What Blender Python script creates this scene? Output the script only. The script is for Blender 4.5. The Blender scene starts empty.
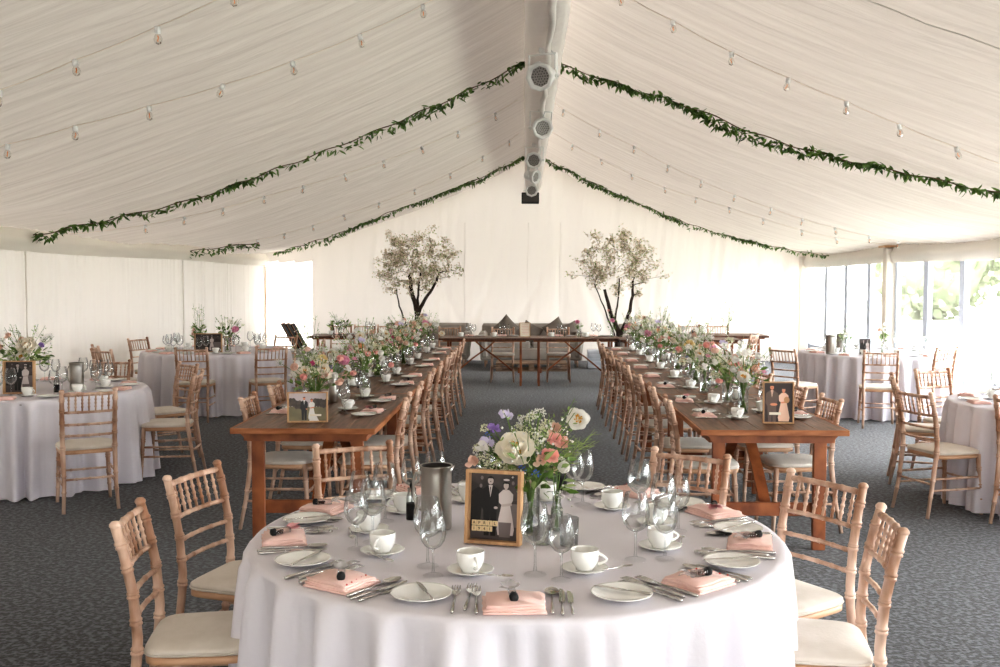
import bpy, math, random
from mathutils import Vector, Matrix, Euler
R = random.Random(7)
sc = bpy.context.scene
COL = sc.collection
PI = math.pi
H_CAM = 1.65

# ------------------------------------------------------------------ materials
def new_mat(name):
    m = bpy.data.materials.new(name); m.use_nodes = True
    nt = m.node_tree
    for n in list(nt.nodes): nt.nodes.remove(n)
    return m, nt, nt.nodes.new('ShaderNodeOutputMaterial')
def srgb(r, g, b):
    f = lambda c: (c / 255) / 12.92 if c / 255 <= .04045 else ((c / 255 + .055) / 1.055) ** 2.4
    return (f(r), f(g), f(b), 1)
def mat(name, col, rough=.6, metal=0, col2=None, scale=20, stretch=(1, 1, 1), bump=0, bscale=None, sheen=0, spec=.5, detail=4, lo=.35, hi=.65, coat=0):
    m, nt, out = new_mat(name)
    p = nt.nodes.new('ShaderNodeBsdfPrincipled')
    p.inputs['Base Color'].default_value = col; p.inputs['Roughness'].default_value = rough
    p.inputs['Metallic'].default_value = metal; p.inputs['Specular IOR Level'].default_value = spec
    if sheen: p.inputs['Sheen Weight'].default_value = sheen
    if coat: p.inputs['Coat Weight'].default_value = coat
    nt.links.new(p.outputs[0], out.inputs[0])
    if col2 or bump:
        tc = nt.nodes.new('ShaderNodeTexCoord'); mp = nt.nodes.new('ShaderNodeMapping')
        mp.inputs['Scale'].default_value = stretch
        nt.links.new(tc.outputs['Object'], mp.inputs[0])
    if col2:
        nz = nt.nodes.new('ShaderNodeTexNoise'); nz.inputs['Scale'].default_value = scale; nz.inputs['Detail'].default_value = detail
        nt.links.new(mp.outputs[0], nz.inputs['Vector'])
        cr = nt.nodes.new('ShaderNodeValToRGB')
        cr.color_ramp.elements[0].position = lo; cr.color_ramp.elements[0].color = col
        cr.color_ramp.elements[1].position = hi; cr.color_ramp.elements[1].color = col2
        nt.links.new(nz.outputs[0], cr.inputs[0]); nt.links.new(cr.outputs[0], p.inputs['Base Color'])
    if bump:
        nb = nt.nodes.new('ShaderNodeTexNoise'); nb.inputs['Scale'].default_value = bscale or scale; nb.inputs['Detail'].default_value = 3
        nt.links.new(mp.outputs[0], nb.inputs['Vector'])
        bp = nt.nodes.new('ShaderNodeBump'); bp.inputs['Strength'].default_value = bump; bp.inputs['Distance'].default_value = .01
        nt.links.new(nb.outputs[0], bp.inputs['Height']); nt.links.new(bp.outputs[0], p.inputs['Normal'])
    return m
def cloth_mat(name, col, trans, bump=.3, scale=30, stretch=(1, 1, 1), tcol=None, col2=None, c2scale=1.5):
    m, nt, out = new_mat(name)
    d = nt.nodes.new('ShaderNodeBsdfDiffuse'); t = nt.nodes.new('ShaderNodeBsdfTranslucent'); mx = nt.nodes.new('ShaderNodeMixShader')
    d.inputs[0].default_value = col; t.inputs[0].default_value = tcol or col; mx.inputs[0].default_value = trans
    tc = nt.nodes.new('ShaderNodeTexCoord'); mp = nt.nodes.new('ShaderNodeMapping'); mp.inputs['Scale'].default_value = stretch
    nz = nt.nodes.new('ShaderNodeTexNoise'); nz.inputs['Scale'].default_value = scale; nz.inputs['Detail'].default_value = 3
    bp = nt.nodes.new('ShaderNodeBump'); bp.inputs['Strength'].default_value = bump; bp.inputs['Distance'].default_value = .02
    nt.links.new(tc.outputs['Object'], mp.inputs[0]); nt.links.new(mp.outputs[0], nz.inputs['Vector'])
    nt.links.new(nz.outputs[0], bp.inputs['Height']); nt.links.new(bp.outputs[0], d.inputs['Normal'])
    if col2:
        n2 = nt.nodes.new('ShaderNodeTexNoise'); n2.inputs['Scale'].default_value = c2scale; n2.inputs['Detail'].default_value = 3
        nt.links.new(mp.outputs[0], n2.inputs['Vector'])
        cr = nt.nodes.new('ShaderNodeValToRGB')
        cr.color_ramp.elements[0].position = .35; cr.color_ramp.elements[0].color = col
        cr.color_ramp.elements[1].position = .65; cr.color_ramp.elements[1].color = col2
        nt.links.new(n2.outputs[0], cr.inputs[0]); nt.links.new(cr.outputs[0], d.inputs[0])
    nt.links.new(d.outputs[0], mx.inputs[1]); nt.links.new(t.outputs[0], mx.inputs[2]); nt.links.new(mx.outputs[0], out.inputs[0])
    return m
def glass_mat(name, tint=(.97, .98, .98, 1), refl=1.0, rough=.02, blend=.3, edge=(.78, .80, .82, 1)):
    m, nt, out = new_mat(name)
    tr = nt.nodes.new('ShaderNodeBsdfTransparent'); gl = nt.nodes.new('ShaderNodeBsdfGlossy'); mx = nt.nodes.new('ShaderNodeMixShader')
    lw = nt.nodes.new('ShaderNodeLayerWeight'); lw.inputs['Blend'].default_value = blend
    mc = nt.nodes.new('ShaderNodeMix'); mc.data_type = 'RGBA'
    nt.links.new(lw.outputs['Facing'], mc.inputs[0]); mc.inputs[6].default_value = tint; mc.inputs[7].default_value = edge
    nt.links.new(mc.outputs[2], tr.inputs[0])
    gl.inputs['Roughness'].default_value = rough
    mu = nt.nodes.new('ShaderNodeMath'); mu.operation = 'MULTIPLY_ADD'; mu.inputs[1].default_value = refl * .65; mu.inputs[2].default_value = .035; mu.use_clamp = True
    nt.links.new(lw.outputs['Fresnel'], mu.inputs[0]); nt.links.new(mu.outputs[0], mx.inputs[0])
    nt.links.new(tr.outputs[0], mx.inputs[1]); nt.links.new(gl.outputs[0], mx.inputs[2]); nt.links.new(mx.outputs[0], out.inputs[0])
    return m
def emit_free(name, col): return mat(name, col, .9)

M = {}
M['carpet'] = mat('carpet', srgb(10, 10, 13), .9, col2=srgb(88, 90, 98), scale=36, bump=.5, bscale=60, sheen=.2, spec=.25, detail=8, lo=.46, hi=.60)
M['limewash'] = mat('limewash', srgb(158, 116, 90), .4, col2=srgb(228, 198, 178), scale=11, stretch=(1, 1, .25), bump=.15, bscale=60, detail=5)
M['limewash_ply'] = mat('limewash_ply', srgb(190, 146, 112), .45, col2=srgb(214, 174, 142), scale=12, stretch=(1, .2, 1), bump=.1)
M['cushion'] = mat('cushion', srgb(208, 199, 187), .9, col2=srgb(222, 214, 204), scale=8, bump=.15, bscale=90, sheen=.2)
M['table_top'] = mat('table_top', srgb(84, 56, 40), .42, col2=srgb(128, 92, 70), scale=7, stretch=(7, .6, 1), bump=.3, bscale=16, detail=8)
M['table_wood'] = mat('table_wood', srgb(116, 62, 36), .45, col2=srgb(166, 100, 60), scale=5, stretch=(1.6, 1.6, 1.1), bump=.12, detail=6)
M['table_edge'] = mat('table_edge', srgb(140, 82, 46), .5, col2=srgb(182, 120, 78), scale=9, stretch=(.6, .6, 3), bump=.1)
M['dark_wood'] = mat('dark_wood', srgb(70, 42, 30), .5, col2=srgb(104, 66, 46), scale=8, stretch=(1, 5, 1))
M['oak'] = mat('oak', srgb(178, 136, 98), .5, col2=srgb(202, 164, 124), scale=10, stretch=(4, 4, .6), bump=.1)
M['linen'] = mat('linen', srgb(212, 208, 213), .85, col2=srgb(222, 218, 222), scale=3, bump=.08, bscale=250, sheen=.15, spec=.2)
M['cloth_round'] = cloth_mat('cloth_round', srgb(240, 236, 243), .12, bump=.05, scale=60)
M['lining'] = cloth_mat('lining', srgb(196, 190, 183), .08, bump=.9, scale=2.2, stretch=(.35, 7, .35), tcol=srgb(190, 178, 165), col2=srgb(208, 203, 196), c2scale=2)
M['wall_cloth'] = cloth_mat('wall_cloth', srgb(226, 219, 214), .08, bump=.3, scale=3, stretch=(5, 5, .3), tcol=srgb(226, 220, 212))
M['far_cloth'] = cloth_mat('far_cloth', srgb(230, 223, 218), .07, bump=.6, scale=2.2, stretch=(2.5, 2.5, .6), tcol=srgb(226, 219, 213))
M['sheer'] = cloth_mat('sheer', srgb(245, 243, 240), .55, bump=.1, scale=5, stretch=(5, 5, .3))
M['valance'] = cloth_mat('valance', srgb(236, 230, 222), .12, bump=.3, scale=4, stretch=(2, 1, 1))
M['beam_cloth'] = cloth_mat('beam_cloth', srgb(244, 240, 238), .35, bump=1.0, scale=7, stretch=(1, .6, 1))
M['white_metal'] = mat('white_metal', srgb(222, 222, 222), .4)
M['grille'] = mat('grille', srgb(150, 146, 144), .5, metal=.3)
M['black'] = mat('black', srgb(20, 20, 22), .7)
M['dark_hole'] = mat('dark_hole', srgb(70, 66, 64), .6)
M['porcelain'] = mat('porcelain', srgb(244, 244, 241), .12, coat=.5)
M['steel'] = mat('steel', srgb(205, 203, 200), .18, metal=1)
M['brushed'] = mat('brushed', srgb(176, 172, 166), .28, metal=1)
M['napkin'] = mat('napkin', srgb(234, 194, 184), .85, col2=srgb(242, 208, 200), scale=14, bump=.15, bscale=120, sheen=.2)
M['red_trim'] = mat('red_trim', srgb(184, 44, 48), .8)
M['tulle'] = glass_mat('tulle', (.96, .95, .96, 1), .5, .7, .5, (.9, .88, .9, 1))
M['tulle_pink'] = mat('tulle_pink', srgb(226, 168, 172), .8)
M['choc'] = mat('choc', srgb(52, 30, 26), .35, col2=srgb(96, 56, 44), scale=60)
M['glass'] = glass_mat('glass')
M['foot_glass'] = glass_mat('foot_glass', (.98, .985, .985, 1), .7, .05, .2, (.86, .87, .88, 1))
M['vase_glass'] = glass_mat('vase_glass', (.95, .97, .96, 1), 1.1, .02, .35, (.74, .79, .76, 1))
M['pane'] = glass_mat('pane', (.97, .985, .98, 1), .5, .0, .1, (.9, .93, .92, 1))
M['water'] = glass_mat('water', (.9, .95, .9, 1), .6, .0, .3, (.75, .82, .76, 1))
M['frame_white'] = cloth_mat('frame_white', srgb(222, 226, 234), .15, bump=.0)
M['cream_post'] = cloth_mat('cream_post', srgb(240, 234, 226), .25, bump=.05)
M['leaf'] = mat('leaf', srgb(62, 90, 40), .5, col2=srgb(112, 144, 72), scale=9)
M['leaf_pale'] = mat('leaf_pale', srgb(126, 150, 92), .6, col2=srgb(176, 192, 130), scale=12)
M['leaf_dark'] = mat('leaf_dark', srgb(54, 84, 38), .5, col2=srgb(100, 132, 62), scale=12)
M['stem'] = mat('stem', srgb(96, 122, 58), .6)
M['fern'] = mat('fern', srgb(150, 166, 92), .7)
M['vine'] = mat('vine', srgb(92, 74, 50), .8)
M['cream_petal'] = mat('cream_petal', srgb(252, 246, 234), .6)
M['white_petal'] = mat('white_petal', srgb(246, 244, 240), .6)
M['blush_petal'] = mat('blush_petal', srgb(238, 206, 190), .6)
M['pink_petal'] = mat('pink_petal', srgb(244, 178, 172), .6, col2=srgb(250, 206, 198), scale=30)
M['rose_petal'] = mat('rose_petal', srgb(234, 162, 194), .6, col2=srgb(246, 200, 218), scale=25)
M['magenta_petal'] = mat('magenta_petal', srgb(214, 96, 146), .6)
M['purple_petal'] = mat('purple_petal', srgb(168, 142, 206), .6)
M['lilac_petal'] = mat('lilac_petal', srgb(222, 214, 238), .6)
M['peach_petal'] = mat('peach_petal', srgb(246, 194, 152), .6)
M['yellow_petal'] = mat('yellow_petal', srgb(248, 228, 176), .6)
M['blue_petal'] = mat('blue_petal', srgb(96, 130, 210), .6)
for k_ in list(M):
    if k_.endswith('_petal') or k_ in ('leaf', 'leaf_pale', 'leaf_dark', 'blossom'):
        pr_ = [n for n in M[k_].node_tree.nodes if n.type == 'BSDF_PRINCIPLED'][0]; nt_ = M[k_].node_tree
        tl_ = nt_.nodes.new('ShaderNodeBsdfTranslucent'); tl_.inputs[0].default_value = pr_.inputs['Base Color'].default_value
        if pr_.inputs['Base Color'].is_linked: nt_.links.new(pr_.inputs['Base Color'].links[0].from_socket, tl_.inputs[0])
        mx_ = nt_.nodes.new('ShaderNodeMixShader'); mx_.inputs[0].default_value = .35
        nt_.links.new(pr_.outputs[0], mx_.inputs[1]); nt_.links.new(tl_.outputs[0], mx_.inputs[2])
        nt_.links.new(mx_.outputs[0], [n for n in nt_.nodes if n.type == 'OUTPUT_MATERIAL'][0].inputs[0])
M['stamen'] = mat('stamen', srgb(222, 164, 48), .7)
M['filler'] = mat('filler', srgb(214, 216, 180), .8, col2=srgb(236, 234, 214), scale=30)
M['blossom'] = mat('blossom', srgb(236, 220, 206), .7, col2=srgb(204, 188, 162), scale=9)
M['bark'] = mat('bark', srgb(44, 34, 30), .85, col2=srgb(66, 52, 44), scale=20, bump=.5)
M['sofa'] = mat('sofa', srgb(158, 150, 142), .9, col2=srgb(170, 162, 154), scale=6, bump=.2, bscale=200, sheen=.2)
M['pillow'] = mat('pillow', srgb(104, 94, 86), .85, col2=srgb(118, 108, 98), scale=6, sheen=.3)
M['pallet'] = mat('pallet', srgb(132, 108, 90), .8, col2=srgb(164, 140, 120), scale=8, stretch=(.5, 4, 4))
M['grey_block'] = mat('grey_block', srgb(176, 172, 168), .8)
M['cord'] = mat('cord', srgb(214, 200, 186), .7)
M['bulb'] = glass_mat('bulb', (.98, .96, .93, 1), .9, .05, .3, (.7, .66, .6, 1))
M['filament'] = mat('filament', srgb(224, 128, 52), .5)
M['paper'] = mat('paper', srgb(240, 232, 216), .8)
M['paper_line'] = mat('paper_line', srgb(222, 176, 160), .8)
M['tile'] = mat('tile', srgb(226, 202, 160), .5)
M['ink'] = mat('ink', srgb(52, 40, 34), .6)
M['photo_black'] = mat('photo_black', srgb(44, 38, 38), .35, col2=srgb(84, 74, 73), scale=14)
M['photo_grey'] = mat('photo_grey', srgb(122, 112, 112), .35)
M['photo_mid'] = mat('photo_mid', srgb(78, 70, 70), .35)
M['photo_suit'] = mat('photo_suit', srgb(14, 12, 13), .35)
M['photo_skin'] = mat('photo_skin', srgb(186, 172, 168), .35)
M['photo_dress'] = mat('photo_dress', srgb(206, 196, 194), .35)
M['c_skin'] = mat('c_skin', srgb(226, 148, 112), .35)
M['c_suit'] = mat('c_suit', srgb(98, 76, 66), .35)
M['c_dress'] = mat('c_dress', srgb(240, 200, 176), .35)
M['c_bg'] = mat('c_bg', srgb(36, 16, 13), .35, col2=srgb(64, 30, 22), scale=12)
M['c_flower'] = mat('c_flower', srgb(206, 150, 104), .35)
M['o_sky'] = mat('o_sky', srgb(196, 184, 186), .35)
M['o_field'] = mat('o_field', srgb(112, 104, 76), .35, col2=srgb(138, 128, 92), scale=10)
M['o_trees'] = mat('o_trees', srgb(66, 56, 50), .35, col2=srgb(96, 84, 74), scale=30)
M['ground_out'] = mat('ground_out', srgb(236, 234, 224), .9, col2=srgb(222, 226, 204), scale=.4)  # near-white ground: overexposed daylight put into the colour
M['tree_out'] = mat('tree_out', srgb(196, 202, 178), .8, col2=srgb(220, 222, 206), scale=1.2)  # crown green paled in its colour to imitate overexposed daylight
M['hedge_bleached'] = mat('hedge_bleached', srgb(184, 194, 164), .8, col2=srgb(210, 214, 194), scale=1.6)  # second crown tone, overexposure also painted into the green

# ------------------------------------------------------------------ mesh builder
class MB:
    def __init__(s): s.v = []; s.f = []; s.sm = []; s.mi = []; s.cur = 0
    def add(s, vs, fs, smooth=True, mi=None):
        o = len(s.v); s.v += [tuple(p) for p in vs]
        for f in fs:
            s.f.append(tuple(i + o for i in f)); s.sm.append(smooth); s.mi.append(s.cur if mi is None else mi)
    def box(s, c, d, rot=None, mi=None, bev=0):
        x, y, z = (a / 2 for a in d)
        M3 = Euler(rot).to_matrix() if rot else None
        if bev:
            b = min(bev, x * .9, y * .9, z * .9); vs = []
            ring = lambda zz, ins: [(-x + ins, -y, zz), (x - ins, -y, zz), (x, -y + ins, zz), (x, y - ins, zz), (x - ins, y, zz), (-x + ins, y, zz), (-x, y - ins, zz), (-x, -y + ins, zz)]
            def rg(zz, sh): return [(-x + b + 0 * sh, -y + sh, zz), (x - b, -y + sh, zz), (x - sh, -y + b, zz), (x - sh, y - b, zz), (x - b, y - sh, zz), (-x + b, y - sh, zz), (-x + sh, y - b, zz), (-x + sh, -y + b, zz)]
            vs = rg(-z, b * .7) + rg(-z + b, 0) + rg(z - b, 0) + rg(z, b * .7)
            fs = [tuple(reversed(range(8))), tuple(range(24, 32))]
            for k in range(3):
                for i in range(8): j = (i + 1) % 8; fs.append((k * 8 + i, k * 8 + j, k * 8 + 8 + j, k * 8 + 8 + i))
        else:
            vs = [(i * x, j * y, k * z) for i in (-1, 1) for j in (-1, 1) for k in (-1, 1)]
            fs = [(0, 1, 3, 2), (4, 6, 7, 5), (0, 4, 5, 1), (2, 3, 7, 6), (0, 2, 6, 4), (1, 5, 7, 3)]
        if M3: vs = [M3 @ Vector(p) for p in vs]
        s.add([(p[0] + c[0], p[1] + c[1], p[2] + c[2]) for p in vs], fs, False, mi)
    def beam(s, a, b, w, h, up=(0, 0, 1), mi=None):
        a = Vector(a); b = Vector(b); d = (b - a); L = d.length; d.normalize()
        side = d.cross(Vector(up)); side.normalize(); u = side.cross(d)
        vs = []
        for p in (a, b):
            for i, j in ((-1, -1), (1, -1), (1, 1), (-1, 1)): vs.append(p + side * (i * w / 2) + u * (j * h / 2))
        s.add(vs, [(3, 2, 1, 0), (4, 5, 6, 7), (0, 1, 5, 4), (1, 2, 6, 5), (2, 3, 7, 6), (3, 0, 4, 7)], False, mi)
    def tube(s, path, rad, n=8, caps=True, mi=None, ref=None):
        P = [Vector(p) for p in path]; m = len(P)
        if not isinstance(rad, (list, tuple)): rad = [rad] * m
        T = []
        for i in range(m):
            a = P[max(0, i - 1)]; b = P[min(m - 1, i + 1)]; t = b - a
            if t.length < 1e-9: t = Vector((0, 0, 1))
            t.normalize(); T.append(t)
        r0 = Vector(ref) if ref else (Vector((1, 0, 0)) if abs(T[0].x) < .9 else Vector((0, 1, 0)))
        vs = []; u = None
        for i in range(m):
            if u is None: u = r0 - T[i] * r0.dot(T[i])
            else: u = u - T[i] * u.dot(T[i])
            if u.length < 1e-6: u = Vector((0, 1, 0)) - T[i] * T[i].y
            u.normalize(); w = T[i].cross(u)
            for k in range(n):
                a = 2 * PI * k / n; vs.append(P[i] + (u * math.cos(a) + w * math.sin(a)) * rad[i])
        fs = []
        for i in range(m - 1):
            for k in range(n):
                l = (k + 1) % n; fs.append((i * n + k, i * n + l, i * n + n + l, i * n + n + k))
        if caps: fs.append(tuple(reversed(range(n)))); fs.append(tuple(range((m - 1) * n, m * n)))
        s.add(vs, fs, True, mi)
    def lathe(s, prof, c=(0, 0, 0), n=24, mi=None, ax=None):
        vs = []; fs = []
        for r, z in prof:
            for k in range(n):
                a = 2 * PI * k / n; vs.append((r * math.cos(a), r * math.sin(a), z))
        for i in range(len(prof) - 1):
            for k in range(n):
                l = (k + 1) % n; fs.append((i * n + k, i * n + l, i * n + n + l, i * n + n + k))
        if ax is not None: vs = [ax @ Vector(p) for p in vs]
        s.add([(p[0] + c[0], p[1] + c[1], p[2] + c[2]) for p in vs], fs, True, mi)
    def ball(s, c, r, n=8, m=6, sc=(1, 1, 1), mi=None):
        prof = []
        vs = []; fs = []
        for i in range(m + 1):
            th = PI * i / m
            for k in range(n):
                a = 2 * PI * k / n
                vs.append((c[0] + r * sc[0] * math.sin(th) * math.cos(a), c[1] + r * sc[1] * math.sin(th) * math.sin(a), c[2] - r * sc[2] * math.cos(th)))
        for i in range(m):
            for k in range(n):
                l = (k + 1) % n; fs.append((i * n + k, i * n + l, i * n + n + l, i * n + n + k))
        s.add(vs, fs, True, mi)
    def octa(s, c, r, mi=None, rnd=None):
        x, y, z = c
        s.add([(x + r, y, z), (x - r, y, z), (x, y + r, z), (x, y - r, z), (x, y, z + r), (x, y, z - r)],
              [(0, 2, 4), (2, 1, 4), (1, 3, 4), (3, 0, 4), (2, 0, 5), (1, 2, 5), (3, 1, 5), (0, 3, 5)], True, mi)
    def leaf(s, p, d, L, w, up=None, mi=None, curl=.15):
        p = Vector(p); d = Vector(d).normalized(); up = Vector(up) if up else Vector((R.uniform(-1, 1), R.uniform(-1, 1), R.uniform(.2, 1)))
        side = d.cross(up)
        if side.length < 1e-4: side = d.cross(Vector((1, 0, 0)))
        side.normalize(); n = side.cross(d)
        a = p; m1 = p + d * L * .35 - n * curl * L * .3; m2 = p + d * L * .7 - n * curl * L * .5; e = p + d * L - n * curl * L
        s.add([a, m1 + side * w * .5 + n * w * .15, m2 + side * w * .38 + n * w * .1, e, m2 - side * w * .38 + n * w * .1, m1 - side * w * .5 + n * w * .15, m1, m2],
              [(0, 6, 1), (6, 7, 2, 1), (7, 3, 2), (0, 5, 6), (6, 5, 4, 7), (7, 4, 3)], True, mi)
    def poly(s, pts, mi=None, smooth=False): s.add(pts, [tuple(range(len(pts)))], smooth, mi)
    def grid(s, nx, ny, fn, mi=None, skip=None):
        vs = [fn(i / nx, j / ny) for j in range(ny + 1) for i in range(nx + 1)]
        fs = [(j * (nx + 1) + i, j * (nx + 1) + i + 1, (j + 1) * (nx + 1) + i + 1, (j + 1) * (nx + 1) + i) for j in range(ny) for i in range(nx) if not (skip and skip((i + .5) / nx, (j + .5) / ny))]
        s.add(vs, fs, True, mi)
    def xf(s, mtx, start=0):
        for i in range(start, len(s.v)): s.v[i] = tuple(mtx @ Vector(s.v[i]))
    def mesh(s, name, mats):
        me = bpy.data.meshes.new(name); me.from_pydata(s.v, [], s.f)
        for m in (mats if isinstance(mats, (list, tuple)) else [mats]): me.materials.append(m)
        me.polygons.foreach_set('use_smooth', s.sm); me.polygons.foreach_set('material_index', s.mi); me.update()
        return me
def place(name, me, parent=None, loc=(0, 0, 0), rz=0, rot=None, scale=None):
    o = bpy.data.objects.new(name, me); COL.objects.link(o)
    if parent: o.parent = parent
    o.location = loc; o.rotation_euler = rot if rot else (0, 0, rz)
    if scale: o.scale = (scale,) * 3 if not isinstance(scale, (list, tuple)) else scale
    return o
SEEN = {}
def tag(o, label, cat, group=None):
    n = len(label.replace(',', ' ').split())
    if not 4 <= n <= 16: print('LABELLEN', n, label)
    if label in SEEN and not (group and SEEN[label] == group): print('DUPLABEL', label)
    SEEN[label] = group
    o['label'] = label; o['category'] = cat
    if group: o['group'] = group
    return o
def struct(name, mb, m, **k):
    o = place(name, mb.mesh(name, m), **k)
    if not k.get('parent'): o['kind'] = 'structure'
    return o
# a kit: [(part name, mesh, label or None, [subparts])]
def kit_thing(name, kit, label, cat, group=None, loc=(0, 0, 0), rz=0, rot=None, scale=None):
    if len(kit) == 1 and not kit[0][3]:
        o = place(name, kit[0][1], None, loc, rz, rot, scale); return tag(o, label, cat, group)
    r = place(name, None, None, loc, rz, rot, scale); r.empty_display_size = .05
    tag(r, label, cat, group)
    for pn, me, lb, subs in kit:
        c = place(pn, me, r)
        if lb: c['label'] = lb
        for sn, sme, slb, _ in subs:
            d = place(sn, sme, c)
            if slb: d['label'] = slb
    return r
def P(name, mb, m, label=None, subs=()): return (name, mb.mesh(name, m), label, list(subs))

# ------------------------------------------------------------------ tent shape
XR = .15; XL_W = -5.45; XR_W = 5.75; YB = 20.75; YF = -4.0
PR = [(0, 4.22), (.76, 3.80), (1.49, 3.46), (2.15, 3.19), (3.0, 2.90), (3.85, 2.60), (4.6, 2.38), (5.7, 2.2)]
def prof(u):
    u = abs(u)
    for (a, b), (p, q) in zip(PR, PR[1:]):
        if u <= p: return b + (q - b) * (u - a) / (p - a)
    return PR[-1][1]
def zc(x, y): return prof(x - XR) - .07 * math.sin(PI * ((y - .75) / 5.0 % 1)) ** 2
def hash1(i, k=0): return (math.sin(i * 127.1 + k * 311.7) * 43758.5453) % 1
def vn(x, k=0):
    i = math.floor(x); f = x - i; f = f * f * (3 - 2 * f)
    return hash1(i, k) * (1 - f) + hash1(i + 1, k) * f

# ceiling lining, two slopes
def ceil_half(side):
    mb = MB(); nx, ny = 34, 760
    x0, x1 = (XL_W - .06, XR) if side < 0 else (XR, XR_W + .06)
    def fn(u, v):
        x = x0 + (x1 - x0) * u; y = YF + (YB + .3 - YF) * v
        e = min(1, abs(x - XR) / 1.0)
        yy = y + .45 * (vn(abs(x - XR) * .6, 3) - .5) + .10 * (abs(x - XR) - 2)
        w = vn(yy * 9, 1) * .5 + vn(yy * 21, 2) * .3 + vn(yy * 4 + x * .3, 4) * .35 - .55
        return (x, y, zc(x, y) + .055 * w * (.35 + .65 * e))
    mb.grid(nx, ny, fn); return mb
for sd, nm in ((-1, 'ceiling'), (1, 'ceiling')):
    struct(nm, ceil_half(sd), M['lining'])
# purlin seam lines on the lining
def seam(y, x0, x1, k):
    mb = MB(); pts = [(x0 + (x1 - x0) * i / 24, y + .01 * math.sin(i * k), zc(x0 + (x1 - x0) * i / 24, y) - .018) for i in range(25)]
    mb.tube(pts, .004, 5); return mb
for i, (y, a, b) in enumerate([(6.0, .4, 5.6)]):
    struct('trim_%d' % (i + 1), seam(y, a, b, 3 + i), M['lining'])

# floor
mb = MB(); mb.box((.15, (YF + YB) / 2, -.03), (11.8, YB - YF + .4, .06)); struct('floor', mb, M['carpet'])
mb = MB(); mb.box((20, 10, -.16), (160, 160, .1)); struct('ground', mb, M['ground_out'])

# cloth walls
def pleat(t, k):
    return .022 * (vn(t * 9, k) - .5) + .018 * (vn(t * 23, k + 1) - .5) + .03 * (vn(t * 2.2, k + 2) - .5)
mb = MB()
def fn(u, v):
    y = YF + (YB - YF) * u; z = 2.24 * v
    seamd = min(abs(y - s) for s in (5.75, 10.75, 15.75))
    return (XL_W + pleat(y, 5) * (1.3 - .3 * v) - .03 * max(0, 1 - seamd / .05), y, z)
mb.grid(900, 6, fn); struct('wall_left', mb, M['wall_cloth'])
mb = MB()
PX0, PX1, PZ = -5.40, -4.42, 2.04
def far_fn(u, v):
    x = XL_W + (XR_W - XL_W) * u; top = zc(x, YB) + .05; z = top * v
    d = .03 * (vn(x * 3.1, 11) - .5) + .05 * (vn(x * 1.1 + z * .5, 12) - .5) + .022 * (vn(x * 9 - z * .9, 13) - .5)
    d += .05 * math.exp(-((x - .75) / .12) ** 2) * (1 - .3 * v)
    # tension folds running down from the pinned points
    for cx, s in ((-2.2, .45), (-.4, -.35), (.75, .5), (.75, -.5), (1.9, .25)):
        l = (x - cx) - s * (2.6 - z)
        d += .035 * math.exp(-(l / .09) ** 2) * max(0, min(1, (2.6 - z) / 1.2))
    return (x, YB + d, z)
def skipf(u, v):
    x = XL_W + (XR_W - XL_W) * u; z = (zc(x, YB) + .05) * v
    return PX0 < x < PX1 and z < PZ
mb.grid(460, 46, far_fn, skip=skipf); struct('wall_back', mb, M['far_cloth'])
mb = MB(); mb.grid(90, 4, lambda u, v: (PX0 - .03 + (PX1 - PX0 + .06) * u, YB + .03 + pleat(u * 1.2, 31) * .6, (PZ + .05) * v)); struct('window_1', mb, M['sheer'])
mb = MB(); mb.grid(300, 8, lambda u, v: (XL_W + (XR_W - XL_W) * u, YF + pleat(u * 11, 41), (zc(XL_W + (XR_W - XL_W) * u, YF) + .05) * v), skip=lambda u, v: -2.2 < XL_W + (XR_W - XL_W) * u < 2.6 and v < .5); struct('wall_front', mb, M['wall_cloth'])
# seams on far wall
for i, x in enumerate((.72, .06, -1.25)):
    mb = MB(); mb.tube([(x + .01 * math.sin(k), YB - .1, .05 + k * .35) for k in range(9)], .006, 5); struct('trim_%d' % (i + 5), mb, M['wall_cloth'])
# valances
def valance(x, sgn, zt):
    mb = MB()
    def f(u, v):
        y = YF + (YB - YF) * u
        return (x - sgn * (.03 + .05 * (1 - abs(2 * v - 1)) + .02 * vn(y * 4 + v * 3, 51)), y, zt - .24 * v + .012 * math.sin(y * .9))
    mb.grid(260, 6, f); return mb
struct('trim_8', valance(XL_W + .02, -1, 2.21), M['valance'])
struct('trim_9', valance(XR_W - .02, 1, 2.16), M['valance'])
# tent legs along the window side and corner piece
k = 10
for y in (.75, 5.75, 10.75, 15.75, 20.55):
    mb = MB(); mb.box((XR_W - .08, y, 1.08), (.16, .17, 2.16), bev=.015); struct('trim_%d' % k, mb, M['cream_post']); k += 1
mb = MB(); mb.box((XR_W - .1, 15.75, 2.185), (.22, .26, .03)); struct('trim_%d' % k, mb, M['oak']); k += 1
mb = MB(); mb.tube([(XL_W + .06, YB - .07, 0), (XL_W + .06, YB - .07, 1.95)], .012, 8); struct('trim_%d' % k, mb, M['oak']); k += 1
mb = MB(); mb.tube([(XL_W + .03, 10.75, 0), (XL_W + .03, 10.75, 1.98)], .009, 8); struct('trim_%d' % k, mb, M['valance']); k += 1
mb = MB(); mb.tube([(XL_W + .03, 15.75, 0), (XL_W + .03, 15.75, 1.98)], .009, 8); struct('trim_%d' % k, mb, M['valance']); k += 1
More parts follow.
